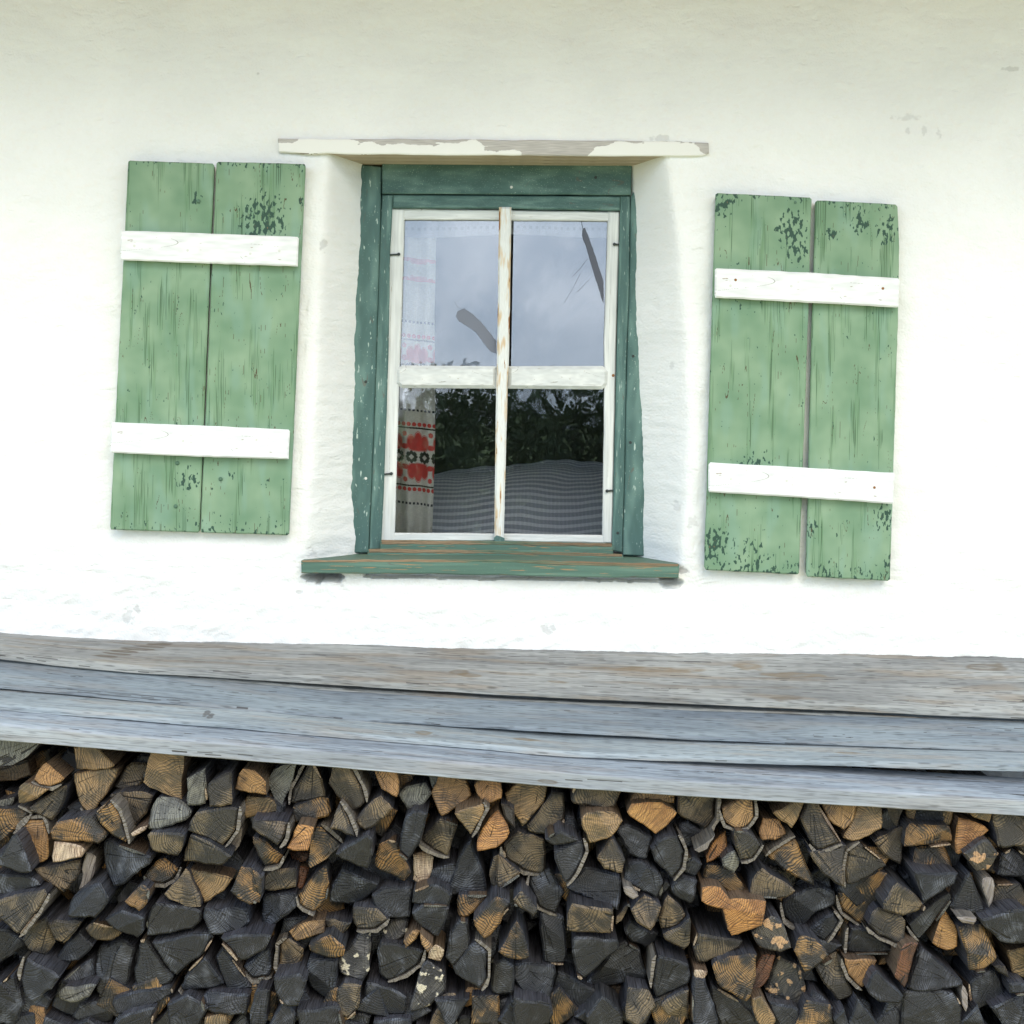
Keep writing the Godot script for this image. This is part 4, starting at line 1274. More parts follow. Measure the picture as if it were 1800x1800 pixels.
func log_end(called: String, ty: String, zmm: int, list: Array, label: String, b0 := -1, b1 := -1) -> void:
	# list: outline of the front face, x, y in millimetres, clockwise; b0 to b1: corners along which bark is left
	var raw := PackedVector2Array()
	for i in range(0, list.size(), 2):
		raw.append(Vector2(list[i], list[i + 1]) * 0.001)
	var z := zmm * 0.001
	var at := Vector3.ZERO
	for v in raw:
		at += Vector3(v.x, v.y, 0) / raw.size()
	at.z = z
	var seed_ := int(absf(at.x) * 7919.0 + at.y * 104729.0)
	var r := RandomNumberGenerator.new()
	r.seed = seed_
	for i in raw.size():
		raw[i] -= Vector2(at.x, at.y)
	var p := bulged(inset(raw, 0.0014), 0.012, seed_)
	var dark := ty in ["c", "d", "f", "p", "m", "g"]
	var list_m: Array = M[ty]
	var front: Material = list_m[r.randi() % list_m.size()]
	var v := r.randf_range(0.78, 1.22)
	var tint := Color(v * r.randf_range(0.96, 1.04), v, v * r.randf_range(0.95, 1.06))
	var cat := "bark" if ty == "k" else "firewood"
	var o := thing(called, at, label, cat, "bark strips among the firewood" if ty == "k" else "split logs in the woodpile")
	var tilt := Vector2(r.randf_range(-0.16, 0.16), r.randf_range(-0.20, 0.12))
	var side: Material = M.side_dark if dark else M.side_brown
	if ty == "k":
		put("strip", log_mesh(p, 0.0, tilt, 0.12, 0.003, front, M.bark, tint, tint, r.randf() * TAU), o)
		return
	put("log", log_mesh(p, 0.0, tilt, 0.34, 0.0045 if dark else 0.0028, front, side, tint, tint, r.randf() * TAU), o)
	if ty in ["c", "d", "m", "g"] and r.randf() < 0.45:
		# a frayed fibre strip torn loose along one edge
		var i0 := r.randi() % raw.size()
		var a := raw[i0].lerp(raw[(i0 + 1) % raw.size()], r.randf_range(0.1, 0.4))
		var b := raw[i0].lerp(raw[(i0 + 1) % raw.size()], r.randf_range(0.6, 1.0))
		var w := (b - a).orthogonal().normalized() * r.randf_range(0.003, 0.006)
		var m := a.lerp(b, 0.55) + w * r.randf_range(-0.2, 0.3)
		var strip := PackedVector2Array([a - w * 0.2, m - w * 0.5, b - w * 0.1, b + w * 0.3, m + w * 0.8, a + w * 0.5])
		var sv := r.randf_range(0.45, 0.95)
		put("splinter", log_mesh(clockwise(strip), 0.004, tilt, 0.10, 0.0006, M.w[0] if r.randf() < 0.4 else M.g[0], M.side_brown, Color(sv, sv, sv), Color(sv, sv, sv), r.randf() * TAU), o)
	if b0 >= 0:
		put("bark", bark_mesh(raw, b0, b1, tilt, seed_), o)

func bark_mesh(raw: PackedVector2Array, b0: int, b1: int, tilt: Vector2, seed_: int) -> ArrayMesh:
	var r := RandomNumberGenerator.new()
	r.seed = seed_ + 3
	var n := raw.size()
	var line := PackedVector2Array()
	var k := b0
	var guard := 0
	while guard < 12:
		var a := raw[k]
		var b := raw[(k + 1) % n]
		var m := maxi(1, int(a.distance_to(b) / 0.012))
		for s in m:
			line.append(a.lerp(b, float(s) / m))
		k = (k + 1) % n
		guard += 1
		if k == b1:
			line.append(raw[k])
			break
	var c := PackedVector2Array()
	var outer := PackedVector2Array()
	for i in line.size():
		var e := (line[mini(i + 1, line.size() - 1)] - line[maxi(i - 1, 0)]).normalized()
		var o2 := Vector2(-e.y, e.x)
		var endf := 0.35 if i == 0 or i == line.size() - 1 else 1.0
		c.append(line[i] + o2 * 0.0012)
		outer.append(line[i] + o2 * (0.0018 + r.randf_range(0.0045, 0.0085) * endf))
	var st := SurfaceTool.new()
	st.begin(Mesh.PRIMITIVE_TRIANGLES)
	var v := r.randf_range(0.8, 1.3)
	st.set_color(Color(v, v, v))
	for i in line.size() - 1:
		var z0 := tilt.dot(c[i]) - 0.001 + r.randf_range(-0.002, 0.003)
		var a := Vector3(c[i].x, c[i].y, z0)
		var b := Vector3(outer[i].x, outer[i].y, z0)
		var d := Vector3(outer[i + 1].x, outer[i + 1].y, tilt.dot(c[i + 1]))
		var e := Vector3(c[i + 1].x, c[i + 1].y, tilt.dot(c[i + 1]))
		var u := i * 0.05
		quad(st, a, b, d, e, Vector3(0, 0, 1), Vector2(u, 0), Vector2(u, 0.03), Vector2(u + 0.05, 0.03), Vector2(u + 0.05, 0))
		var out3 := Vector3(-(d - b).y, (d - b).x, 0).normalized()
		var back := Vector3(0, 0, -0.3)
		quad(st, b, b + back, d + back, d, out3, Vector2(u, 0), Vector2(u, 0.8), Vector2(u + 0.05, 0.8), Vector2(u + 0.05, 0))
		quad(st, a, e, e + back, a + back, -out3, Vector2(u, 0), Vector2(u + 0.05, 0), Vector2(u + 0.05, 0.8), Vector2(u, 0.8))
	st.set_material(M.bark)
	return st.commit()

func deep_firewood() -> void:
	# what shows in the gaps, and the pile's run past the picture's edges: logs nobody could tell apart
	var r := RandomNumberGenerator.new()
	r.seed = 99
	var st := SurfaceTool.new()
	var out := ArrayMesh.new()
	var lists := [[], []]
	for row in 17:
		for col in 46:
			var x := -1.95 + col * 0.085 + (0.042 if row % 2 else 0.0) + r.randf_range(-0.012, 0.012)
			var y := 0.04 + row * 0.070 + r.randf_range(-0.01, 0.01)
			var top := 0.93 - 0.045 * x
			if y > top - 0.05:
				continue
			var inside := absf(x) < 1.20 and y > 0.45
			var z := r.randf_range(0.25, 0.385) if inside else r.randf_range(0.41, 0.45)
			var p := PackedVector2Array()
			var n := 3 + r.randi() % 3
			var a0 := r.randf() * TAU
			for k in n:
				p.append(Vector2(x, y) + Vector2.from_angle(a0 - TAU * k / n) * r.randf_range(0.040, 0.056))
			var v := r.randf_range(0.7, 1.2)
			var which := 0 if r.randf() < 0.68 else 1
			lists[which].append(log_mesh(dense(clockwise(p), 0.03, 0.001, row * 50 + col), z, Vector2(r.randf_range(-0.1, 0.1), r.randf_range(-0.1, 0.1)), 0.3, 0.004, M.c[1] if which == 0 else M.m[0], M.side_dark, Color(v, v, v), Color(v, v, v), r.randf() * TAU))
	for which in 2:
		for s in 2:
			st = SurfaceTool.new()
			st.begin(Mesh.PRIMITIVE_TRIANGLES)
			for m in lists[which]:
				st.append_from(m, s, Transform3D())
			st.set_material((M.side_dark if s else (M.c[1] if which == 0 else M.m[0])))
			st.commit(out)
	var o := put("firewood_mass", out, self)
	tag(o, "dark split logs deeper in the woodpile, seen only through its gaps", "firewood", "", "stuff")

func firewood() -> void:
	log_end("firewood_log", "g", 390, [-1182,1000,-1067,988,-1053,987,-1092,936,-1125,917,-1158,913,-1180,911], "thick grey weathered log jammed right under the plank at the pile's end")
	log_end("firewood_log", "b", 329, [-1203,895,-1180,896,-1143,902,-1113,917,-1105,876,-1157,860,-1202,859], "dim brown flat log, first from left in first row under plank")
	log_end("firewood_log", "o", 407, [-1050,932,-1003,893,-1012,880,-1034,873,-1060,876,-1077,886], "small orange quarter-round log with a thin bark rim on its underside", 2, 5)
	log_end("firewood_log", "t", 383, [-1004,947,-955,979,-906,927,-895,918,-905,911,-993,899,-996,925], "yellowish split log capping a longer pointed tan wedge below it")
	log_end("firewood_log", "t", 380, [-994,896,-890,911,-902,874,-924,841,-945,807,-955,804,-972,821,-985,854], "large pointed tan wedge log hanging below a yellowish capping log", 4, 6)
	log_end("firewood_log", "t", 403, [-807,974,-787,973,-733,969,-737,847,-744,843,-785,861,-827,882], "broad honey coloured split log with a crack fan and pointed lower end")
	log_end("firewood_log", "g", 425, [-725,899,-680,930,-680,905,-675,843,-720,836], "weathered grey upright log, sixth from left in first row under plank")
	log_end("firewood_log", "d", 440, [-676,891,-620,926,-612,848,-668,837], "dark brown grey four-sided log, eighth from left in second row under plank")
	log_end("firewood_log", "o", 425, [-615,876,-599,928,-572,925,-543,900,-537,865,-578,869], "small orange split log above another orange block")
	log_end("firewood_log", "t", 392, [-596,855,-529,848,-520,818,-593,800,-600,822], "tan wedge log pointing right, ninth from left in second row under plank")
	log_end("firewood_log", "t", 419, [-1107,872,-1096,885,-1030,871,-1073,841,-1113,828], "tan wedge log pointing right, second from left in second row under plank")
	log_end("firewood_log", "d", 397, [-1091,820,-1033,864,-1000,877,-1007,833,-1032,790,-1084,809], "dark brown grey wedge log pointing up, fourth from left in second row under plank")
	log_end("firewood_log", "g", 358, [-1183,823,-1135,838,-1138,812,-1183,808], "weathered grey four-sided log, first from left in second row under plank")
	log_end("firewood_log", "m", 387, [-1180,812,-1158,814,-1117,819,-1087,806,-1127,761,-1156,731,-1178,727], "dark tan-ringed wedge log pointing right, first from left in third row under plank", 2, 4)
	log_end("firewood_log", "o", 396, [-1120,764,-1095,790,-1058,795,-1043,762,-1036,707,-1069,691], "honey orange shield-shaped log with a bark edge round its top", 0, 3)
	log_end("firewood_log", "c", 459, [-1151,729,-1130,733,-1112,769,-1098,780,-1053,698,-1079,690,-1129,704,-1151,703], "charcoal black wedge log pointing right, first from left in fourth row under plank")
	log_end("firewood_log", "m", 447, [-1023,778,-1012,805,-933,819,-903,787,-896,769,-913,754,-1019,763], "dark tan-ringed flat log, third from left in third row under plank")
	log_end("firewood_log", "w", 449, [-1017,761,-953,753,-942,744,-947,727,-1014,710], "freshly split pale pink wood block among grey logs")
	log_end("firewood_log", "m", 444, [-926,822,-890,854,-872,830,-861,802,-849,755,-882,772], "dark tan-ringed wedge log pointing down, fourth from left in third row under plank", 1, 4)
	log_end("firewood_log", "d", 390, [-913,847,-877,859,-803,858,-817,812,-842,782,-871,771,-883,811,-906,840], "dark brown grey wedge log pointing left, sixth from left in second row under plank")
	log_end("firewood_log", "d", 336, [-914,855,-878,912,-829,909,-850,856,-892,846], "dark brown grey wedge log pointing right, fourth from left in first row under plank")
	log_end("firewood_log", "g", 426, [-807,812,-797,852,-757,856,-713,832,-709,813,-742,798,-807,781], "weathered grey wedge log pointing left, seventh from left in second row under plank")
	log_end("firewood_log", "d", 439, [-715,802,-699,828,-601,844,-607,790,-632,753,-665,767,-716,784], "dark brown grey wedge log pointing right, seventh from left in third row under plank", 2, 4)
	log_end("firewood_log", "d", 449, [-806,775,-801,784,-716,784,-731,731,-793,739], "dark brown grey wedge log pointing right, sixth from left in third row under plank")
	log_end("firewood_log", "d", 455, [-728,724,-713,778,-669,772,-607,740,-625,717,-726,712], "dark brown grey flat log, sixth from left in fourth row under plank")
	log_end("bark_strip", "k", 397, [-608,781,-597,789,-600,755,-613,727,-631,736], "pinkish torn bark flap standing between dark logs")
	log_end("firewood_log", "w", 448, [-845,778,-823,794,-805,800,-807,789,-834,774], "tiny pale orange splinter poking out between dark logs")
	log_end("firewood_log", "c", 438, [-916,748,-905,759,-796,732,-795,713,-853,665,-882,650,-911,697], "charcoal black wedge log pointing down, fourth from left in fourth row under plank")
	log_end("firewood_log", "m", 404, [-822,673,-797,706,-778,714,-741,692,-752,667,-774,655,-807,658], "dark tan-ringed wedge log pointing left, fifth from left in fourth row under plank", 3, 6)
	log_end("firewood_log", "d", 401, [-1077,684,-970,706,-966,680,-973,662,-1000,628,-1047,653], "dark brown grey wedge log pointing left, second from left in fifth row under plank")
	log_end("firewood_log", "c", 425, [-1163,677,-1068,677,-1042,658,-1097,635,-1129,623,-1162,637], "charcoal black flat log, first from left in fifth row under plank")
	log_end("bark_strip", "k", 401, [-959,725,-934,714,-933,681,-954,640,-976,632,-962,669], "pale grey curl of loose bark hanging between two black logs")
	log_end("firewood_log", "c", 464, [-977,625,-950,654,-907,677,-881,645,-892,616,-909,597,-978,594], "charcoal black wedge log pointing left, third from left in fifth row under plank")
	log_end("firewood_log", "m", 458, [-854,629,-815,673,-793,662,-796,630,-814,608], "dark tan-ringed wedge log pointing left, fourth from left in fifth row under plank")
	log_end("firewood_log", "d", 431, [-770,639,-724,698,-713,691,-680,611,-719,611], "dark brown grey wedge log pointing right, fifth from left in fifth row under plank")
	log_end("firewood_log", "t", 407, [-722,692,-615,674,-633,644,-680,610,-703,654], "olive tan fan-shaped log with fine rings beside a dark triangular one")
	log_end("firewood_log", "m", 457, [-616,655,-594,713,-566,713,-540,694,-544,637,-567,626], "dark tan-ringed wedge log pointing left, eighth from left in fourth row under plank")
	log_end("firewood_log", "c", 438, [-801,604,-787,626,-681,606,-682,581,-698,562,-803,546], "charcoal black wedge log pointing left, fifth from left in sixth row under plank")
	log_end("firewood_log", "d", 463, [-1148,629,-1127,633,-1033,656,-1022,646,-1043,606,-1082,554,-1126,590,-1148,600], "dark brown grey wedge log pointing down, first from left in sixth row under plank", 3, 5)
	log_end("firewood_log", "c", 460, [-899,589,-860,615,-806,601,-807,565,-819,543,-859,561], "charcoal black wedge log pointing left, fourth from left in sixth row under plank")
	log_end("firewood_log", "c", 432, [-680,613,-584,613,-572,581,-590,559,-663,550,-678,586], "charcoal black wedge log pointing left, sixth from left in sixth row under plank")
	log_end("firewood_log", "d", 428, [-1094,527,-1072,567,-1036,586,-1025,557,-1017,521,-1038,487,-1064,498], "dark brown grey wedge log pointing up, second from left in seventh row under plank")
	log_end("firewood_log", "d", 440, [-1030,572,-1011,583,-952,577,-963,555,-988,525,-1013,532], "dark brown grey wedge log pointing right, second from left in sixth row under plank")
	log_end("firewood_log", "d", 426, [-949,557,-931,576,-883,562,-868,540,-886,522,-919,529], "dark brown grey wedge log pointing left, third from left in sixth row under plank")
	log_end("firewood_log", "c", 407, [-998,517,-969,546,-928,514,-961,477,-1005,472,-1023,472], "charcoal black wedge log pointing left, third from left in seventh row under plank")
	log_end("firewood_log", "c", 419, [-1163,551,-1130,552,-1084,505,-1140,471,-1162,467], "charcoal black wedge log pointing right, first from left in seventh row under plank")
	log_end("firewood_log", "c", 465, [-1079,451,-1069,505,-986,467,-1003,438,-1046,401,-1068,415], "charcoal black wedge log pointing up, first from left in eighth row under plank", 0, 1)
	log_end("firewood_log", "c", 398, [-931,499,-865,521,-841,505,-852,423,-903,382,-926,404,-934,459], "black block with a small tan scar across its upper end")
	log_end("firewood_log", "c", 402, [-1016,418,-940,482,-929,442,-936,420,-987,408], "charcoal black wedge log pointing left, third from left in eighth row under plank")
	log_end("firewood_log", "g", 450, [-1004,413,-990,431,-911,440,-925,411,-968,394,-997,399], "weathered grey flat log, second from left in eighth row under plank")
	log_end("firewood_log", "c", 417, [-840,457,-827,527,-812,535,-743,452,-752,433,-832,421], "charcoal black wedge log pointing down, fifth from left in seventh row under plank")
	log_end("firewood_log", "c", 438, [-796,536,-662,556,-651,549,-675,509,-733,458,-747,467], "charcoal black wedge log pointing left, sixth from left in seventh row under plank")
	log_end("firewood_log", "c", 433, [-730,425,-712,466,-673,507,-626,438,-722,415], "charcoal black wedge log pointing right, seventh from left in seventh row under plank", 4, 0)
	log_end("firewood_log", "c", 422, [-653,492,-635,525,-564,431,-590,420,-622,414], "charcoal black wedge log pointing up, eighth from left in seventh row under plank")
	log_end("firewood_log", "c", 473, [-636,558,-544,570,-513,573,-525,537,-585,505], "charcoal black flat log, seventh from left in sixth row under plank")
	log_end("firewood_log", "c", 410, [-593,468,-530,522,-525,452,-566,443], "charcoal black four-sided log, ninth from left in seventh row under plank", 2, 0)
	log_end("firewood_log", "c", 432, [-882,404,-748,436,-742,414,-784,388,-867,366,-882,386], "charcoal black flat log, fourth from left in eighth row under plank")
	log_end("firewood_log", "c", 419, [-977,349,-963,382,-912,391,-878,366,-885,344,-933,328], "charcoal black wedge log pointing left, third from left in ninth row under plank")
	log_end("firewood_log", "c", 451, [-676,412,-668,423,-566,428,-569,381,-605,377,-667,383], "charcoal black flat log, fifth from left in eighth row under plank")
	log_end("firewood_log", "o", 425, [-1096,379,-1038,380,-1026,326,-1088,324], "tan orange end-grain block cut off by the picture's lower edge")
	log_end("firewood_log", "c", 432, [-1156,428,-1135,429,-1106,458,-1091,415,-1079,386,-1096,335,-1155,334], "charcoal black upright log, first from left in ninth row under plank")
	log_end("firewood_log", "c", 464, [-855,378,-776,398,-782,351,-869,349], "charcoal black flat log, fourth from left in ninth row under plank")
	log_end("firewood_log", "c", 429, [-780,350,-748,390,-683,384,-678,337,-784,335], "charcoal black flat log, fifth from left in ninth row under plank")
	log_end("firewood_log", "t", 448, [-671,371,-620,379,-612,347,-667,346], "tan flat log, sixth from left in ninth row under plank")
	log_end("firewood_log", "c", 473, [-563,395,-551,448,-518,442,-522,364,-560,363], "charcoal black upright log, sixth from left in eighth row under plank")
	log_end("firewood_log", "g", 378, [-549,888,-539,910,-473,943,-494,870,-511,829,-523,827], "light grey tapering log with sawn face and narrow lower end")
	log_end("firewood_log", "d", 375, [-495,830,-490,865,-451,941,-422,893,-410,852], "dark brown grey wedge log pointing left, ninth from left in first row under plank", 0, 2)
	log_end("firewood_log", "m", 393, [-491,832,-408,853,-396,820,-405,807,-481,791], "flat block with black and yellow vertical streaks")
	log_end("firewood_log", "d", 425, [-406,888,-393,950,-360,948,-326,889,-316,853,-343,830,-373,852], "dark brown grey wedge log pointing down, tenth from left in first row under plank", 2, 4)
	log_end("firewood_log", "o", 421, [-305,943,-250,940,-239,890,-242,864,-279,882], "orange tan wedge log pointing left, eleventh from left in first row under plank")
	log_end("firewood_log", "g", 390, [-246,861,-234,881,-186,893,-165,868,-196,830,-222,828], "greenish grey sawn block with a stepped lower edge")
	log_end("firewood_log", "g", 367, [-188,923,-147,920,-161,869,-172,873], "weathered grey four-sided log, thirteenth from left in first row under plank")
	log_end("firewood_log", "t", 385, [-173,864,-146,925,-102,922,-75,864,-144,813], "diamond-shaped brown tan log with fine saw dust grain")
	log_end("firewood_log", "o", 408, [-76,891,-11,926,-4,865,-44,847,-63,867], "golden quarter log with clear growth rings under the plank")
	log_end("firewood_log", "t", 374, [-4,862,57,913,106,911,92,847,42,788,11,828], "pale tan log with an orange knot on its face")
	log_end("firewood_log", "d", 432, [-342,811,-285,874,-250,845,-269,823,-313,789], "dark brown grey wedge log pointing left, twelfth from left in second row under plank")
	log_end("firewood_log", "d", 448, [-396,800,-374,858,-355,830,-334,783,-354,786,-383,798], "dark brown grey wedge log pointing up, eleventh from left in second row under plank", 1, 3)
	log_end("firewood_log", "d", 457, [-571,821,-487,816,-492,783,-505,761,-534,779,-570,796], "dark brown grey wedge log pointing left, tenth from left in third row under plank", 1, 3)
	log_end("firewood_log", "m", 439, [-573,780,-540,769,-500,734,-510,712,-543,704,-562,747], "dark tan-ringed wedge log pointing up, ninth from left in third row under plank", 2, 4)
	log_end("firewood_log", "o", 458, [-490,754,-469,809,-426,809,-436,755,-461,751], "orange tan wedge log pointing left, twelfth from left in third row under plank")
	log_end("firewood_log", "r", 360, [-505,716,-449,718,-453,698,-486,694], "rotten reddish brown lump wedged below an orange block")
	log_end("firewood_log", "m", 402, [-448,704,-433,785,-422,791,-370,750,-403,720,-439,697], "dark tan-ringed wedge log pointing right, thirteenth from left in third row under plank", 2, 3)
	log_end("firewood_log", "c", 458, [-383,742,-310,794,-295,787,-293,747,-305,707,-352,728], "charcoal black wedge log pointing left, fourteenth from left in third row under plank")
	log_end("firewood_log", "c", 438, [-239,745,-229,822,-211,842,-173,841,-191,768,-214,726], "tall narrow black log with speckled end standing upright")
	log_end("firewood_log", "d", 408, [-193,758,-150,818,-106,800,-125,728,-160,739], "dark brown grey wedge log pointing left, fourteenth from left in second row under plank", 3, 0)
	log_end("firewood_log", "t", 452, [-118,842,-51,865,-45,851,-75,789,-90,807], "tan wedge log pointing down, fifteenth from left in second row under plank", 1, 3)
	log_end("firewood_log", "o", 426, [-64,759,-58,788,-18,844,15,793,-6,763,-61,748], "warm tan fan log with coarse sawn face beside a bark strip")
	log_end("firewood_log", "d", 412, [-15,854,22,844,26,793,4,814], "dark brown grey four-sided log, seventeenth from left in second row under plank")
	log_end("firewood_log", "m", 402, [-297,700,-289,755,-267,765,-242,759,-211,686,-225,660,-255,678], "dark tan-ringed wedge log pointing down, fifteenth from left in third row under plank")
	log_end("firewood_log", "c", 398, [-402,634,-373,697,-284,662,-288,643,-328,609,-398,615], "charcoal black wedge log pointing up, thirteenth from left in fourth row under plank")
	log_end("firewood_log", "d", 419, [-546,675,-539,697,-472,704,-469,655,-545,646], "dark brown grey wedge log pointing left, tenth from left in fourth row under plank")
	log_end("firewood_log", "r", 363, [-478,687,-448,684,-462,636,-477,630], "reddish rotten upright log, eleventh from left in fourth row under plank")
	log_end("firewood_log", "m", 414, [-469,634,-423,694,-406,705,-397,665,-403,625,-428,597,-462,616], "dark tan-ringed wedge log pointing up, twelfth from left in fourth row under plank", 5, 0)
	log_end("firewood_log", "m", 462, [-568,711,-539,697,-545,639,-567,635], "dark tan-ringed upright log, ninth from left in fourth row under plank")
	log_end("firewood_log", "c", 413, [-552,567,-550,633,-473,643,-465,612,-509,575,-541,552], "charcoal black wedge log pointing down, sixth from left in fifth row under plank")
	log_end("firewood_log", "w", 379, [-213,719,-191,731,-161,720,-168,676,-179,650,-208,660], "pale creamy half-rotten log with frayed top fibres")
	log_end("firewood_log", "c", 386, [-134,649,-105,723,-77,768,-42,673,-34,636,-108,638], "tall black pyramid-shaped log with smooth dark face")
	log_end("firewood_log", "c", 400, [-306,633,-277,655,-207,656,-209,586,-261,582,-290,603], "charcoal black wedge log pointing right, ninth from left in fifth row under plank")
	log_end("firewood_log", "c", 427, [-208,655,-161,674,-114,653,-120,620,-208,625], "charcoal black flat log, fourteenth from left in fourth row under plank")
	log_end("firewood_log", "c", 436, [-211,607,-186,629,-120,626,-127,590,-144,550,-181,574], "charcoal black wedge log pointing down, eleventh from left in fifth row under plank")
	log_end("firewood_log", "m", 406, [-107,642,-33,643,-55,613,-77,591,-102,589], "dark tan-ringed wedge log pointing right, sixteenth from left in fourth row under plank")
	log_end("firewood_log", "d", 386, [-34,677,-28,725,-6,733,24,700,25,667,-23,644], "dark brown grey wedge log pointing down, seventeenth from left in third row under plank")
	log_end("firewood_log", "m", 467, [-71,602,-18,665,14,647,-3,604,-38,560], "dark tan-ringed wedge log pointing down, twelfth from left in fifth row under plank")
	log_end("firewood_log", "d", 421, [-347,614,-289,615,-259,593,-288,567,-332,563], "dark brown grey flat log, eighth from left in fifth row under plank", 2, 4)
	log_end("firewood_log", "t", 407, [-494,547,-465,570,-407,586,-403,553,-468,526], "tan wedge log pointing left, ninth from left in sixth row under plank")
	log_end("firewood_log", "d", 391, [-416,579,-343,573,-357,547,-382,536,-405,550], "dark brown grey wedge log pointing left, seventh from left in fifth row under plank")
	log_end("firewood_log", "c", 395, [-589,541,-522,542,-547,512,-588,489], "charcoal black four-sided log, eighth from left in sixth row under plank")
	log_end("firewood_log", "d", 408, [-511,459,-509,522,-490,537,-453,515,-456,464,-493,452], "dark brown grey wedge log pointing down, tenth from left in seventh row under plank", 0, 2)
	log_end("firewood_log", "m", 446, [-443,530,-391,564,-357,542,-353,514,-393,506,-433,519], "dark tan-ringed wedge log pointing left, tenth from left in sixth row under plank")
	log_end("firewood_log", "f", 402, [-380,481,-323,556,-304,545,-301,472,-313,440,-369,452], "black log with large creamy white fungus patches on its face")
	log_end("firewood_log", "f", 389, [-279,541,-261,574,-214,579,-217,549,-242,523,-272,522], "small dark log half covered by creamy white fungus")
	log_end("firewood_log", "t", 431, [-228,539,-207,568,-185,569,-192,550,-217,526], "tan wedge log pointing right, thirteenth from left in sixth row under plank")
	log_end("firewood_log", "c", 411, [-288,501,-281,530,-178,521,-188,488,-221,462,-261,443,-280,453], "charcoal black wedge log pointing right, twelfth from left in sixth row under plank", 2, 5)
	log_end("firewood_log", "t", 473, [-190,581,-153,553,-164,534,-182,549], "tan four-sided log, fourteenth from left in sixth row under plank")
	log_end("firewood_log", "w", 430, [-169,514,-155,540,-130,529,-136,497,-169,503], "small cream white sawn stick end poking out of black logs")
	log_end("firewood_log", "c", 434, [-129,505,-123,560,-101,593,-79,590,-71,536,-110,488], "charcoal black upright log, sixteenth from left in sixth row under plank")
	log_end("firewood_log", "c", 454, [-117,488,-64,554,-34,533,-33,479,-47,450,-106,467], "charcoal black wedge log pointing up, seventeenth from left in sixth row under plank", 1, 4)
	log_end("firewood_log", "c", 428, [-446,461,-443,498,-377,499,-373,455,-390,396,-434,428], "charcoal black wedge log pointing down, eleventh from left in seventh row under plank")
	log_end("firewood_log", "c", 480, [-514,474,-453,486,-435,471,-448,414,-477,410,-502,438], "charcoal black wedge log pointing left, eighth from left in eighth row under plank")
	log_end("firewood_log", "d", 438, [-375,430,-361,448,-317,445,-320,394,-348,368,-370,386], "dark brown grey wedge log pointing up, tenth from left in eighth row under plank")
	log_end("firewood_log", "c", 418, [-314,375,-312,445,-257,435,-216,417,-215,370,-285,365], "charcoal black wedge log pointing up, twelfth from left in eighth row under plank")
	log_end("firewood_log", "f", 428, [-211,378,-184,484,-173,502,-129,474,-124,434,-157,397], "tall black log with white fungus at its foot")
	log_end("firewood_log", "o", 397, [-96,403,-81,429,-37,423,-7,405,-37,389,-95,374], "flat honey tan log lying alone among black ones near the bottom")
	log_end("firewood_log", "c", 429, [-26,440,-23,494,-2,509,28,495,29,426,-22,425], "charcoal black wedge log pointing down, fourteenth from left in seventh row under plank")
	log_end("firewood_log", "d", 419, [-167,341,-139,419,-103,427,-105,343], "dark brown grey four-sided log, fourteenth from left in eighth row under plank")
	log_end("firewood_log", "c", 472, [-463,399,-366,408,-351,362,-452,360], "charcoal black flat log, ninth from left in eighth row under plank")
	log_end("firewood_log", "c", 467, [-525,357,-490,426,-457,390,-460,358], "charcoal black four-sided log, seventh from left in eighth row under plank")
	log_end("firewood_log", "c", 439, [-293,363,-206,375,-199,346,-289,345], "charcoal black flat log, thirteenth from left in eighth row under plank")
	log_end("firewood_log", "c", 401, [-102,360,-66,368,-69,335,-105,335], "charcoal black four-sided log, fifteenth from left in eighth row under plank")
	log_end("firewood_log", "c", 419, [-65,373,0,407,29,407,30,371,-21,344,-61,343], "charcoal black wedge log pointing right, sixteenth from left in eighth row under plank")
	log_end("firewood_log", "c", 418, [-350,356,-329,375,-296,365,-299,339,-346,338], "charcoal black wedge log pointing right, eleventh from left in eighth row under plank")
	log_end("firewood_log", "c", 387, [-43,526,-17,530,-13,493,-27,481], "charcoal black upright log, eighteenth from left in sixth row under plank")
	log_end("firewood_log", "d", 393, [50,790,72,821,105,876,135,877,138,816,103,774,56,777], "dark brown grey wedge log pointing up, eighteenth from left in second row under plank")
	log_end("firewood_log", "c", 466, [86,786,120,813,171,791,115,772], "charcoal black flat log, nineteenth from left in second row under plank")
	log_end("firewood_log", "c", 386, [137,820,160,821,177,766,127,789], "charcoal black four-sided log, twentieth from left in second row under plank")
	log_end("firewood_log", "d", 382, [-5,748,28,783,90,767,97,737,95,682,47,691,2,718], "dark brown grey wedge log pointing down, nineteenth from left in third row under plank", 4, 0)
	log_end("firewood_log", "c", 455, [107,760,175,788,182,761,159,711,140,687,119,727], "charcoal black wedge log pointing down, twentieth from left in third row under plank", 1, 4)
	log_end("firewood_log", "d", 417, [147,863,161,916,225,914,279,911,253,851,226,843,155,857], "dark brown grey flat log, seventeenth from left in first row under plank")
	log_end("firewood_log", "t", 456, [169,834,180,851,237,852,270,830,244,796,191,775], "olive tan log with a ragged notch in its lower edge")
	log_end("firewood_log", "c", 407, [250,795,278,812,341,783,327,735,310,731,283,741], "charcoal black wedge log pointing left, twenty-second from left in second row under plank")
	log_end("firewood_log", "O", 425, [273,841,282,864,353,869,394,843,371,812,344,788,314,814], "brightest orange log, a broad split face pointing down under the plank")
	log_end("firewood_log", "t", 394, [282,859,312,904,393,899,391,851,356,860], "tan flat log, nineteenth from left in first row under plank")
	log_end("firewood_log", "d", 444, [206,738,232,785,245,789,273,742,270,709,227,715], "dark brown grey wedge log pointing down, twenty-first from left in third row under plank")
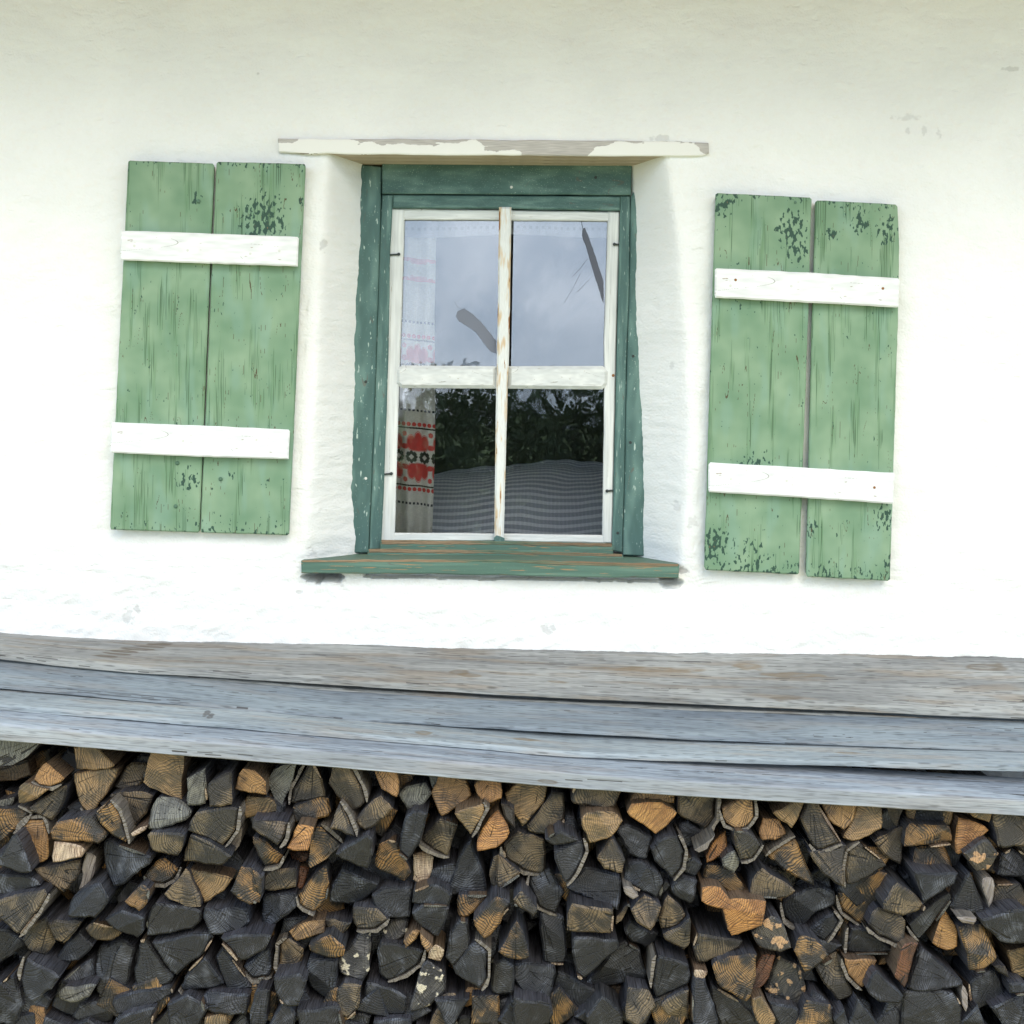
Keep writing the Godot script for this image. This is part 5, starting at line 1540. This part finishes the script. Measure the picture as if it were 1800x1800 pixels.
	log_end("firewood_log", "c", 436, [329,758,357,792,390,796,407,762,401,725,382,695,341,731], "charcoal black wedge log pointing down, twenty-third from left in second row under plank", 2, 5)
	log_end("firewood_log", "d", 411, [391,902,481,898,480,827,461,793,392,832], "dark brown grey wedge log pointing left, twentieth from left in first row under plank", 1, 3)
	log_end("firewood_log", "c", 382, [396,803,420,817,465,784,472,774,421,742,407,769], "charcoal black wedge log pointing down, twenty-fourth from left in second row under plank")
	log_end("firewood_log", "o", 392, [459,732,481,770,507,798,513,754,502,740,465,719], "narrow rusty tan triangle log between black neighbours")
	log_end("bark_strip", "k", 459, [421,766,461,794,474,811,458,774,438,763], "pale bark strip, twenty-fifth from left in second row under plank")
	log_end("firewood_log", "t", 425, [488,853,561,898,566,839,549,815,526,808,502,818], "half-round pale log wrapped in a thick grey bark rim", 1, 0)
	log_end("firewood_log", "d", 451, [513,812,545,813,579,783,559,750,533,742,519,772], "dark brown grey wedge log pointing up, twenty-seventh from left in second row under plank", 2, 4)
	log_end("firewood_log", "c", 410, [139,658,182,710,263,698,268,684,264,616,210,632,152,652], "charcoal black wedge log pointing left, twenty-first from left in fourth row under plank")
	log_end("firewood_log", "c", 433, [272,682,278,722,308,733,348,713,362,693,349,649,316,666], "charcoal black wedge log pointing down, twenty-second from left in third row under plank")
	log_end("bark_strip", "k", 460, [264,684,286,688,306,665,293,655,273,664], "pinkish bark knob below a black rounded log")
	log_end("firewood_log", "c", 411, [352,642,364,686,382,676,372,663], "charcoal black four-sided log, twenty-third from left in third row under plank")
	log_end("firewood_log", "d", 450, [285,624,314,665,358,642,348,612,335,582,302,598], "dark brown grey wedge log pointing down, twenty-fourth from left in fourth row under plank")
	log_end("firewood_log", "d", 426, [351,603,370,661,418,615,398,587,358,573], "dark brown grey wedge log pointing up, twenty-fifth from left in fourth row under plank")
	log_end("firewood_log", "c", 436, [375,675,402,702,439,696,433,652,426,635,386,655], "charcoal black wedge log pointing down, twenty-sixth from left in fourth row under plank")
	log_end("firewood_log", "c", 425, [399,728,426,746,453,729,440,695,410,702], "charcoal black wedge log pointing down, twenty-fourth from left in third row under plank")
	log_end("firewood_log", "m", 400, [451,667,460,718,521,712,552,672,550,638,522,648,495,668], "dark tan-ringed wedge log pointing right, twenty-fifth from left in third row under plank")
	log_end("firewood_log", "g", 435, [488,740,518,767,535,741,526,707,495,723], "weathered grey wedge log pointing down, twenty-sixth from left in third row under plank")
	log_end("firewood_log", "o", 461, [445,648,442,681,485,689,506,662,589,664,583,607,517,573,504,586,493,635], "large honey log with wide ring bands and a stepped outline")
	log_end("firewood_log", "c", 388, [58,659,61,683,105,698,143,647,123,596,82,612], "charcoal black wedge log pointing down, twentieth from left in fourth row under plank", 4, 1)
	log_end("firewood_log", "d", 463, [19,648,37,674,57,661,79,635,71,614,34,634], "dark brown grey wedge log pointing down, nineteenth from left in fourth row under plank")
	log_end("firewood_log", "c", 462, [-13,667,14,650,17,641,-12,603], "charcoal black upright log, seventeenth from left in fourth row under plank")
	log_end("firewood_log", "d", 403, [-18,738,12,715,43,695,-7,657,-17,660], "dark brown grey wedge log pointing up, eighteenth from left in third row under plank")
	log_end("firewood_log", "t", 366, [0,647,22,644,14,624,0,637], "tan four-sided log, eighteenth from left in fourth row under plank")
	log_end("firewood_log", "d", 461, [141,579,144,622,150,649,247,637,245,578], "dark brown grey wedge log pointing left, fourteenth from left in fifth row under plank")
	log_end("firewood_log", "c", 397, [80,564,84,608,140,592,148,535,145,487,95,483], "charcoal black upright log, thirteenth from left in fifth row under plank")
	log_end("firewood_log", "m", 470, [-12,534,29,611,41,594,62,528,57,517,16,521], "dark pyramid log whose lower half shows bright orange rings")
	log_end("firewood_log", "c", 445, [156,557,162,567,259,565,266,542,230,511,187,467,167,480,156,527], "blue-black log with a fibrous top and drooping lower lobe")
	log_end("firewood_log", "c", 395, [187,430,277,540,315,520,333,453,313,445,214,427], "charcoal black wedge log pointing left, twenty-first from left in sixth row under plank")
	log_end("firewood_log", "c", 400, [273,565,286,593,337,563,358,560,355,536,331,519,283,549], "charcoal black wedge log pointing up, fifteenth from left in fifth row under plank")
	log_end("firewood_log", "d", 439, [357,568,397,589,423,619,424,556,414,534,370,555], "dark brown grey wedge log pointing up, sixteenth from left in fifth row under plank")
	log_end("firewood_log", "d", 433, [428,537,438,577,522,562,546,559,539,542,499,521,442,504], "dark brown grey wedge log pointing right, seventeenth from left in fifth row under plank")
	log_end("firewood_log", "c", 452, [337,456,346,533,420,514,424,467,348,429], "charcoal black wedge log pointing up, twenty-third from left in sixth row under plank", 0, 1)
	log_end("firewood_log", "m", 467, [470,504,474,518,570,546,568,486,549,436,489,461], "dark tan-ringed wedge log pointing up, twenty-fifth from left in sixth row under plank")
	log_end("firewood_log", "c", 412, [20,488,121,486,125,469,106,391,55,414,24,454], "charcoal black wedge log pointing down, sixteenth from left in seventh row under plank")
	log_end("firewood_log", "c", 394, [113,414,125,469,221,427,218,403,151,351,127,360], "charcoal black wedge log pointing up, seventeenth from left in seventh row under plank")
	log_end("firewood_log", "c", 475, [24,440,110,421,118,395,111,368,29,367], "charcoal black wedge log pointing left, seventeenth from left in eighth row under plank")
	log_end("firewood_log", "c", 395, [-11,491,13,478,28,413,-9,399], "charcoal black upright log, fifteenth from left in seventh row under plank")
	log_end("firewood_log", "d", 467, [279,461,329,455,350,416,311,375,277,388], "dark brown grey wedge log pointing up, nineteenth from left in seventh row under plank")
	log_end("firewood_log", "b", 354, [227,420,289,421,283,373,231,396], "dim brown four-sided log, eighteenth from left in seventh row under plank")
	log_end("firewood_log", "c", 465, [184,395,223,443,274,400,274,367,198,366], "charcoal black wedge log pointing up, eighteenth from left in eighth row under plank")
	log_end("firewood_log", "d", 459, [356,416,364,433,420,460,425,380,374,393], "dark brown grey wedge log pointing up, twentieth from left in seventh row under plank")
	log_end("firewood_log", "c", 467, [425,483,455,484,490,375,430,374], "charcoal black upright log, twenty-first from left in seventh row under plank")
	log_end("firewood_log", "c", 440, [466,463,550,418,581,378,494,363], "charcoal black four-sided log, twenty-second from left in seventh row under plank")
	log_end("firewood_log", "w", 453, [427,501,463,498,457,478,434,478], "pale cream four-sided log, twenty-fourth from left in sixth row under plank")
	log_end("bark_strip", "k", 419, [333,496,348,503,343,442,334,462], "pale bark strip, twenty-second from left in sixth row under plank")
	log_end("firewood_log", "d", 418, [254,602,284,636,287,626,271,596,254,582], "dark brown grey wedge log pointing down, twenty-second from left in fourth row under plank")
	log_end("firewood_log", "o", 397, [580,787,586,827,628,826,648,791,622,777,591,773], "small peach orange block under two tan logs")
	log_end("firewood_log", "t", 425, [605,840,677,893,687,892,654,807,644,817], "tan wedge log pointing left, twenty-third from left in first row under plank")
	log_end("firewood_log", "d", 425, [669,831,694,892,761,785,710,763,692,780], "dark brown grey wedge log pointing up, twenty-fourth from left in first row under plank", 2, 4)
	log_end("firewood_log", "t", 409, [708,888,808,884,798,829,775,804,736,828], "pale yellow inverted triangle log with clear curved rings")
	log_end("firewood_log", "t", 414, [767,785,780,809,817,884,852,882,860,814,829,796,795,782], "tan wedge log pointing left, twenty-sixth from left in first row under plank")
	log_end("firewood_log", "d", 372, [870,871,919,868,906,802,892,813], "dark brown grey four-sided log, twenty-seventh from left in first row under plank")
	log_end("firewood_log", "t", 373, [920,869,1036,863,1028,812,930,817], "tan flat log, twenty-ninth from left in first row under plank")
	log_end("firewood_log", "m", 419, [907,768,917,827,1010,825,1024,784,959,773], "low trapezoid log with rough crumbly yellow face")
	log_end("firewood_log", "o", 411, [1027,754,1033,840,1106,815,1072,782,1041,756], "tan orange wedge tapering down at the pile's far end")
	log_end("firewood_log", "t", 425, [1031,877,1103,874,1100,832,1062,840], "tan flat log, thirty-first from left in first row under plank")
	log_end("firewood_log", "d", 420, [1108,873,1194,870,1196,780,1117,777], "dark brown grey four-sided log, thirty-second from left in first row under plank")
	log_end("firewood_log", "d", 386, [842,774,854,784,916,810,920,803,914,719,879,736], "dark brown grey wedge log pointing down, thirtieth from left in second row under plank")
	log_end("firewood_log", "m", 408, [598,739,665,785,710,678,684,688], "dark tan-ringed four-sided log, twenty-eighth from left in third row under plank", 0, 1)
	log_end("firewood_log", "d", 438, [685,763,775,782,766,737,770,683,725,709], "dark brown grey wedge log pointing down, twenty-eighth from left in second row under plank")
	log_end("firewood_log", "d", 417, [774,717,780,758,808,780,874,729,857,718,778,679], "dark brown grey wedge log pointing right, twenty-ninth from left in second row under plank", 5, 2)
	log_end("firewood_log", "m", 379, [767,648,819,681,860,706,897,700,892,675,865,629,828,575,782,607], "big dark log with splintered tan rings along its raised edge", 6, 0)
	log_end("firewood_log", "d", 452, [849,658,882,706,948,653,941,639,901,626,853,641], "dark brown grey wedge log pointing up, thirty-first from left in fourth row under plank")
	log_end("firewood_log", "c", 447, [917,729,1030,724,1020,697,966,669,946,651], "charcoal black wedge log pointing left, thirtieth from left in third row under plank")
	log_end("firewood_log", "m", 381, [936,711,942,760,1012,765,1034,713,1024,704,982,709], "yellow brown block with a grid of fine cracks and bark foot", 3, 0)
	log_end("firewood_log", "c", 423, [1012,637,1055,724,1093,625,1026,620], "charcoal black four-sided log, thirty-first from left in third row under plank")
	log_end("firewood_log", "c", 414, [919,594,960,629,1014,670,1021,658,977,595,947,560], "charcoal black wedge log pointing down, thirty-second from left in fourth row under plank", 5, 0)
	log_end("firewood_log", "p", 439, [1032,766,1089,805,1121,768,1101,723,1073,723,1053,739], "black log with a fresh peach coloured split patch")
	log_end("firewood_log", "c", 400, [1131,752,1159,770,1197,743,1198,698,1125,704], "charcoal black wedge log pointing down, thirty-third from left in second row under plank")
	log_end("firewood_log", "d", 397, [1113,626,1123,682,1182,690,1200,649,1197,628], "dark brown grey wedge log pointing left, thirty-third from left in third row under plank")
	log_end("bark_strip", "k", 430, [1080,706,1108,710,1115,693,1099,638,1084,679], "whitish knotted bark strip beside black logs at the far end")
	log_end("firewood_log", "c", 462, [1064,628,1176,654,1177,572,1116,573], "charcoal black four-sided log, thirty-fifth from left in fourth row under plank")
	log_end("firewood_log", "c", 390, [638,633,667,650,719,672,761,659,763,628,717,610,686,567,647,591], "charcoal black wedge log pointing down, twenty-eighth from left in fourth row under plank", 6, 0)
	log_end("firewood_log", "c", 391, [698,565,754,614,770,594,742,543,710,555], "charcoal black wedge log pointing left, twenty-ninth from left in fourth row under plank", 1, 3)
	log_end("firewood_log", "d", 430, [556,655,559,690,582,725,664,674,642,657], "dark brown grey wedge log pointing right, twenty-seventh from left in third row under plank")
	log_end("firewood_log", "p", 459, [558,577,599,626,623,619,653,552,628,541,584,544], "black log with a cream and orange heart")
	log_end("firewood_log", "d", 425, [825,593,846,638,914,612,913,567,903,553,854,570], "dark brown grey wedge log pointing up, thirtieth from left in fourth row under plank", 3, 0)
	log_end("firewood_log", "O", 418, [973,552,990,600,1006,628,1031,598,1035,550,1011,539], "deep rust orange rounded log set back in a dark gap")
	log_end("bark_strip", "k", 465, [1009,635,1063,633,1057,615,1029,615], "pale bark strip, thirty-fourth from left in fourth row under plank")
	log_end("firewood_log", "m", 450, [1026,599,1082,607,1117,536,1091,508,1050,501], "dark tan-ringed wedge log pointing up, twenty-third from left in fifth row under plank")
	log_end("firewood_log", "c", 392, [791,514,793,577,828,577,891,537,895,523], "charcoal black wedge log pointing right, twentieth from left in fifth row under plank", 0, 1)
	log_end("firewood_log", "m", 459, [652,542,665,583,699,576,737,540,703,512,680,498], "dark tan-ringed wedge log pointing right, nineteenth from left in fifth row under plank")
	log_end("firewood_log", "d", 406, [712,488,767,520,806,430,768,412], "dark brown grey four-sided log, twenty-eighth from left in sixth row under plank")
	log_end("firewood_log", "o", 415, [773,516,856,516,841,486,821,445,789,475], "small orange wedge log with a pale bark edge low in the pile", 3, 0)
	log_end("firewood_log", "r", 455, [878,493,897,568,935,572,919,511,909,463,889,480], "reddish brown rotten log side with loose bark")
	log_end("firewood_log", "c", 425, [918,451,941,523,951,547,1041,480,1045,466,935,447], "charcoal black wedge log pointing up, thirty-first from left in sixth row under plank")
	log_end("firewood_log", "c", 456, [814,462,840,510,902,453,896,432,848,432], "charcoal black wedge log pointing up, thirtieth from left in sixth row under plank")
	log_end("firewood_log", "p", 404, [599,433,629,516,681,490,696,445,693,393,665,403], "large dark log with a creamy tan edge along one side")
	log_end("firewood_log", "r", 423, [564,464,584,523,622,527,599,458,565,436], "reddish rotten wedge log pointing down, twenty-sixth from left in sixth row under plank")
	log_end("firewood_log", "c", 405, [1062,465,1127,494,1156,429,1074,393], "charcoal black four-sided log, thirty-third from left in sixth row under plank")
	log_end("firewood_log", "t", 398, [1149,534,1201,548,1203,465,1168,478], "tan four-sided log, twenty-fifth from left in fifth row under plank")
	log_end("firewood_log", "c", 435, [906,417,912,444,1021,453,1039,419,1037,364,910,362], "large blue-black log cut off by the picture's lower edge")
	log_end("firewood_log", "c", 422, [689,394,702,446,754,409,751,381,697,359], "charcoal black wedge log pointing up, twenty-fifth from left in seventh row under plank")
	log_end("firewood_log", "c", 439, [596,430,672,411,679,367,625,366], "charcoal black four-sided log, twenty-fourth from left in seventh row under plank")
	log_end("firewood_log", "t", 469, [557,442,577,453,615,402,609,379,578,378,564,412], "tan wedge log pointing up, twenty-third from left in seventh row under plank")
	log_end("firewood_log", "c", 453, [744,391,771,425,785,375,751,374], "charcoal black four-sided log, twenty-sixth from left in seventh row under plank")
	log_end("firewood_log", "c", 394, [803,384,813,422,848,402,852,350,807,349], "charcoal black wedge log pointing up, twenty-seventh from left in seventh row under plank")
	log_end("firewood_log", "c", 420, [847,375,896,414,910,397,907,359,852,358], "charcoal black wedge log pointing up, twenty-eighth from left in seventh row under plank")
	log_end("firewood_log", "c", 439, [1106,422,1188,454,1189,376,1138,375], "charcoal black four-sided log, thirtieth from left in seventh row under plank")
	log_end("bark_strip", "k", 442, [1039,473,1053,453,1047,409,1037,422], "pale bark strip, thirty-second from left in sixth row under plank")
	log_end("firewood_log", "c", 449, [1139,478,1183,482,1184,458,1146,451], "charcoal black four-sided log, thirty-fourth from left in sixth row under plank")
	log_end("firewood_log", "d", 426, [1109,506,1140,513,1154,476,1127,492], "dark brown grey four-sided log, twenty-fourth from left in fifth row under plank")
	log_end("firewood_log", "t", 372, [894,491,866,480,869,501,900,509], "tan four-sided log, twenty-first from left in fifth row under plank")
	log_end("firewood_log", "d", 384, [1171,765,1202,773,1203,741], "dark brown grey sliver, thirty-fourth from left in second row under plank")
